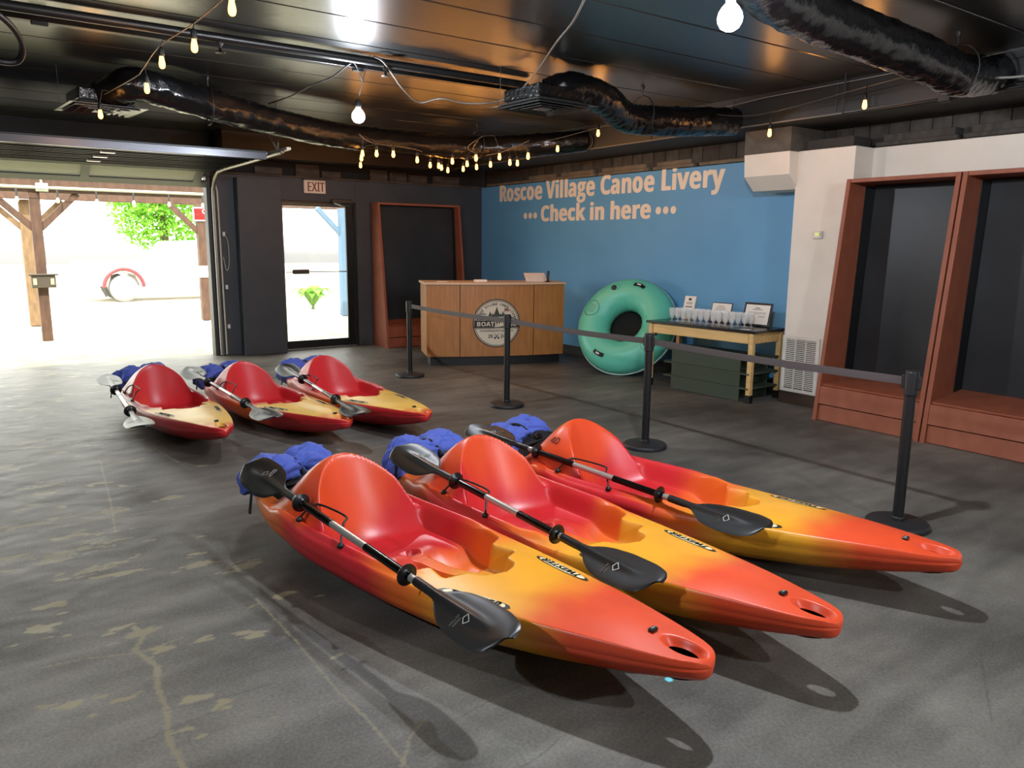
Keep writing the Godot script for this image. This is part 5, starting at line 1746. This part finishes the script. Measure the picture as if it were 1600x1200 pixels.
	for i in NU + 1:
		var a := TAU * i / NU
		var seam := 1.0 - 0.012 * pow(absf(cos(a * 9.0)), 24.0)
		for j in NV:
			var q := TAU * j / NV
			var r := Tr * seam
			# flattened a little towards the hole
			var R := TR + r * cos(q)
			tp.append(Vector3(-sin(q) * r * 0.93, cos(a) * R, sin(a) * R))
	part(tb, "air_chamber", grid(tp, NU + 1, NV, true, PackedColorArray(), true), tq)
	# darker floor of the tube and the pale outer seam
	part(tb, "mesh_floor", lathe([[0.0, -0.01], [0.30, -0.01], [0.30, 0.01], [0.0, 0.01]], 32), mat(Color(0.06, 0.065, 0.07), 0.9), Vector3(0.11, 0, 0), Vector3(0, 0, PI / 2))
	var seamp := PackedVector3Array()
	for i in 73:
		var a := TAU * i / 72
		seamp.append(Vector3(0.03, cos(a) * (TR + Tr), sin(a) * (TR + Tr)))
	part(tb, "seam_band", tube(seamp, 0.012, 6, false), mat(Color(0.72, 0.82, 0.78), 0.5))
	var face := func(a: float, q: float, up: float) -> Vector3:
		var r := Tr + up
		var R := TR + r * cos(q)
		return Vector3(-sin(q) * r * 0.93, cos(a) * R, sin(a) * R)
	# handles (black webbing with a white word) and printed rings
	for a in [0.28, 3.55, 1.75]:
		var hp := PackedVector3Array()
		var q0 := 1.25
		for i in 9:
			var aa: float = a - 0.16 + 0.04 * i
			for s in [-1.0, 1.0]:
				hp.append(face.call(aa, q0 + s * 0.11, 0.004 + 0.022 * sin(PI * i / 8.0)))
		var hd := part(tb, "handle", grid(hp, 9, 2), mat(Color(0.03, 0.03, 0.03), 0.6))
		var hl := PackedVector3Array()
		for i in 4:
			var aa: float = a - 0.055 + 0.036 * i
			for s in [-1.0, 1.0]:
				hl.append(face.call(aa, q0 + s * 0.045, 0.030))
		part(hd, "handle_label", grid(hl, 4, 2), mat(Color(0.85, 0.85, 0.85), 0.6))
	for w in [[-1.25, 1.45, 0.105], [2.25, 1.3, 0.05], [-0.35, 1.35, 0.045]]:
		var rp := PackedVector3Array()
		for i in 33:
			var a := TAU * i / 32
			for rr in [w[2], w[2] * 0.93]:
				rp.append(face.call(w[0] + cos(a) * rr / TR, w[1] + sin(a) * rr / Tr, 0.003))
		part(tb, "printed_ring", grid(rp, 33, 2), mat(Color(0.16, 0.34, 0.30), 0.5))
	for k in 4:
		var lp := PackedVector3Array()
		var ao := -1.25 - 0.10 + k * 0.065
		for i in 5:
			var q := 1.45 - 0.22 + i * 0.11
			for s in [-1.0, 1.0]:
				lp.append(face.call(ao + s * 0.007, q, 0.003))
		part(tb, "printed_stroke", grid(lp, 5, 2), mat(Color(0.18, 0.40, 0.35), 0.5))
	part(tb, "valve", lathe([[0.0, 0.0], [0.035, 0.0], [0.035, 0.012], [0.02, 0.018], [0.0, 0.018]], 18), mat(Color(0.10, 0.14, 0.14), 0.5), face.call(-0.42, 1.35, 0.0), Vector3(0, 0, PI / 2))
	# vent grille and thermostat on the white pier
	var vg := thing("vent_grille", "white louvred vent grille low on the white pier", "vent grille", Vector3(6.948, 0.13, -4.715))
	var vm := mat(Color(0.86, 0.84, 0.80), 0.5)
	for s in [-1.0, 1.0]:
		part(vg, "frame_side", box(Vector3(0.02, 0.58, 0.04), 0.004), vm, Vector3(-0.01, 0.29, s * 0.195))
		part(vg, "frame_rail", box(Vector3(0.02, 0.035, 0.43), 0.004), vm, Vector3(-0.01, 0.29 + s * 0.275, 0))
	part(vg, "backing", box(Vector3(0.004, 0.54, 0.36), 0.001), mat(Color(0.22, 0.21, 0.20), 0.8), Vector3(-0.001, 0.29, 0))
	for s in [-1.0, 1.0]:
		part(vg, "mullion", box(Vector3(0.018, 0.52, 0.012), 0.002), vm, Vector3(-0.010, 0.29, s * 0.06))
	for k in 26:
		part(vg, "slat", box(Vector3(0.014, 0.004, 0.36), 0.0008), vm, Vector3(-0.009, 0.05 + k * 0.0195, 0), Vector3(0, 0, 0.6))
	var th := thing("thermostat", "small white thermostat with a lit screen on the white pier", "thermostat", Vector3(6.95, 1.70, -4.62))
	part(th, "case", box(Vector3(0.03, 0.075, 0.10), 0.006), mat(Color(0.84, 0.82, 0.78), 0.4), Vector3(-0.015, 0.0375, 0))
	part(th, "screen", box(Vector3(0.004, 0.03, 0.045), 0.001), glow(Color(0.75, 0.78, 0.45), 0.6), Vector3(-0.031, 0.042, 0.0))
	part(th, "buttons", box(Vector3(0.004, 0.035, 0.012), 0.001), mat(Color(0.7, 0.68, 0.64), 0.4), Vector3(-0.031, 0.042, 0.035))

func cases():
	var terra := wood(Color(0.52, 0.28, 0.19), Color(0.59, 0.33, 0.23), 0.5, Vector3(1.0, 0.6, 1.0), 97)
	var dark := mat(Color(0.055, 0.06, 0.065), 0.5)
	# against the white wall; the front faces -x
	slanted_case("display_case", "terracotta slanted display case beside the white pier, with black back", Vector3(7.225, 0, -3.715), -PI / 2, 1.01, 2.235, 0.755, 0.505, terra, dark, "terracotta display cases")
	slanted_case("display_case", "terracotta slanted display case next to the one by the pier", Vector3(7.225, 0, -2.69), -PI / 2, 1.01, 2.235, 0.755, 0.505, terra, dark, "terracotta display cases")
	# against the dark wall
	slanted_case("display_case", "tall narrow-topped terracotta display case between exit door and blue wall", Vector3(6.01, 0, ZB + 0.035), 0.0, 1.48, 2.235, 0.50, 0.24, terra, dark, "terracotta display cases")

func barrier():
	var p := [Vector3(4.37, 0, -8.40), Vector3(4.37, 0, -6.30), Vector3(4.40, 0, -4.36), Vector3(4.36, 0, -2.23)]
	var lab := ["dark barrier post before the desk's side panel, at the free end of the belt row", "dark barrier post before the round desk emblem", "dark barrier post before the turquoise tube and side table", "dark barrier post before the terracotta display cases, at the end of the belt"]
	for i in 4:
		stanchion(p[i], lab[i], p[i + 1] if i < 3 else Vector3.ZERO)

func kayaks():
	make_kayak(0, Vector3(1.885, 0, -1.52), 9.9, "orange and yellow kayak whose bow shadow reaches the blue floor spot")
	make_kayak(1, Vector3(2.49, 0, -1.44), 4.5, "red and yellow kayak between two other bright kayaks on the open floor")
	make_kayak(2, Vector3(3.48, 0, -1.48), 10.8, "red and yellow kayak marked 40 beside the barrier posts", "40")
	make_kayak(3, Vector3(1.47, 0, -5.78), 3.4, "kayak with red cockpit and pale deck farthest from the barrier posts", "", 0.9)
	make_kayak(4, Vector3(2.345, 0, -5.55), 7.4, "kayak with red cockpit in the middle of the row by the big door", "", 0.9)
	make_kayak(3, Vector3(2.965, 0, -5.40), 2.6, "kayak with red cockpit next to the exit door and first barrier post", "", 0.92)
	make_paddle("black bladed paddle on the kayak with the blue floor spot", Vector3(1.16, 0.41, -4.12), Vector3(1.37, 0.30, -1.95), -0.75, 0.45)
	make_paddle("black bladed paddle on the kayak between two bright kayaks", Vector3(1.99, 0.415, -3.98), Vector3(2.10, 0.30, -1.98), -0.5, 0.35)
	make_paddle("black bladed paddle on the kayak marked 40", Vector3(2.70, 0.39, -4.30), Vector3(2.99, 0.285, -2.14), -0.4, 0.35)
	make_paddle("paddle on the kayak farthest from the barrier posts", Vector3(0.985, 0.36, -7.98), Vector3(0.935, 0.28, -5.95), 0.0, 0.1)
	make_paddle("paddle on the middle kayak of the row by the big door", Vector3(1.67, 0.39, -7.85), Vector3(1.82, 0.28, -5.72), -0.3, 0.2)
	make_paddle("paddle on the kayak next to the exit door", Vector3(2.50, 0.39, -7.54), Vector3(2.44, 0.28, -5.48), -0.3, 0.2)
	make_vest("blue life vest on the stern of the kayak with the blue floor spot", Vector3(1.42, 0.32, -4.16), 0.16, 0)
	make_vest("blue life vest on the stern between two bright kayaks", Vector3(2.27, 0.32, -4.10), 0.08, 1)
	make_vest("blue life vest on the stern of the kayak marked 40", Vector3(2.98, 0.32, -4.14), 0.18, 2)
	make_vest("blue life vest on the stern farthest from the barrier posts", Vector3(1.31, 0.29, -8.16), 0.08, 3)
	make_vest("blue life vest on the stern of the middle kayak by the big door", Vector3(2.03, 0.29, -7.96), 0.13, 4)
	make_vest("blue life vest on the stern next to the exit door", Vector3(2.86, 0.29, -7.86), 0.05, 5)

func lights_inside():
	cool_bulb("hanging_bulb", "bright cool white bulb hanging beside the thick wrinkled duct", Vector3(2.81, 2.59, -2.38), 7.0, Vector3(2.81, HC, -2.38))
	cool_bulb("hanging_bulb", "bright cool white bulb hanging by the twin cable near the channel", Vector3(2.76, 2.64, -6.15), 3.0, Vector3(2.78, HC, -5.95))
	cool_bulb("hanging_bulb", "added unseen cool white bulb in the rear of the room", Vector3(2.8, 2.60, 1.4), 7.0, Vector3(2.8, HC, 1.4))  # added bulb behind the camera, fills in the rest of the room's light
	cool_bulb("hanging_bulb", "added unseen cool white bulb on the blank side of the room", Vector3(-1.6, 2.60, -2.4), 5.0, Vector3(-1.6, HC, -2.4))  # added out of view to brighten the left of the room
	var vv := func(a: Array) -> Array:
		var o := []
		for q in a:
			o.append(Vector3(q[0], q[1], q[2]))
		return o
	string_lights("string of warm bulbs crossing towards the raised door", vv.call([[1.27, 2.86, -3.2], [1.22, 2.84, -4.0], [1.16, 2.80, -4.68], [1.16, 2.82, -5.03], [1.10, 2.79, -5.38], [1.15, 2.80, -6.21], [1.17, 2.82, -6.6], [1.05, 2.80, -7.6]]), vv.call([[1.11, 2.67, -3.83], [1.14, 2.67, -4.67], [1.08, 2.67, -5.21], [1.16, 2.67, -6.13], [1.01, 2.62, -7.25]]), 0.085, false)
	string_lights("string of warm bulbs bunched in front of the dark beam", vv.call([[3.55, 2.75, -7.9], [3.8, 2.70, -8.1], [4.4, 2.70, -8.3], [4.9, 2.69, -8.7], [5.3, 2.70, -8.9], [5.4, 2.72, -8.5], [5.1, 2.74, -8.1], [4.85, 2.76, -7.6]]), vv.call([[3.64, 2.57, -8.03], [3.82, 2.57, -8.46], [4.15, 2.57, -9.22], [3.76, 2.57, -7.93], [3.93, 2.57, -7.87], [4.41, 2.57, -8.22], [4.82, 2.57, -8.65], [4.94, 2.57, -8.65], [5.09, 2.57, -8.84], [5.33, 2.57, -9.09]]), 0.085, false)
	string_lights("string of warm bulbs gathered at the ceiling hook", vv.call([[4.85, 2.80, -7.5], [4.9, 2.72, -7.9], [5.2, 2.70, -8.2], [5.4, 2.70, -8.5], [5.4, 2.70, -8.0], [5.3, 2.72, -7.5], [5.2, 2.74, -7.1]]), vv.call([[4.80, 2.57, -8.08], [5.39, 2.57, -8.80], [5.09, 2.57, -8.22], [4.83, 2.57, -7.61], [5.39, 2.57, -8.48], [5.35, 2.57, -8.10], [4.96, 2.57, -7.33], [5.40, 2.57, -7.76], [5.51, 2.57, -7.76], [5.17, 2.57, -7.08]]), 0.085, false)
	string_lights("string of warm bulbs along the soffit of the blue wall", vv.call([[5.3, 2.72, -7.3], [5.8, 2.84, -7.3], [6.0, 2.93, -6.6], [6.10, 2.92, -5.6], [6.25, 2.84, -4.9], [6.1, 2.90, -3.7], [6.0, 2.94, -2.9], [6.0, 2.98, -2.0]]), vv.call([[5.80, 2.72, -7.36], [5.80, 2.82, -6.65], [6.05, 2.73, -5.52], [6.25, 2.66, -4.75], [6.0, 2.74, -3.67], [5.9, 2.77, -2.81]]), 0.085, false)
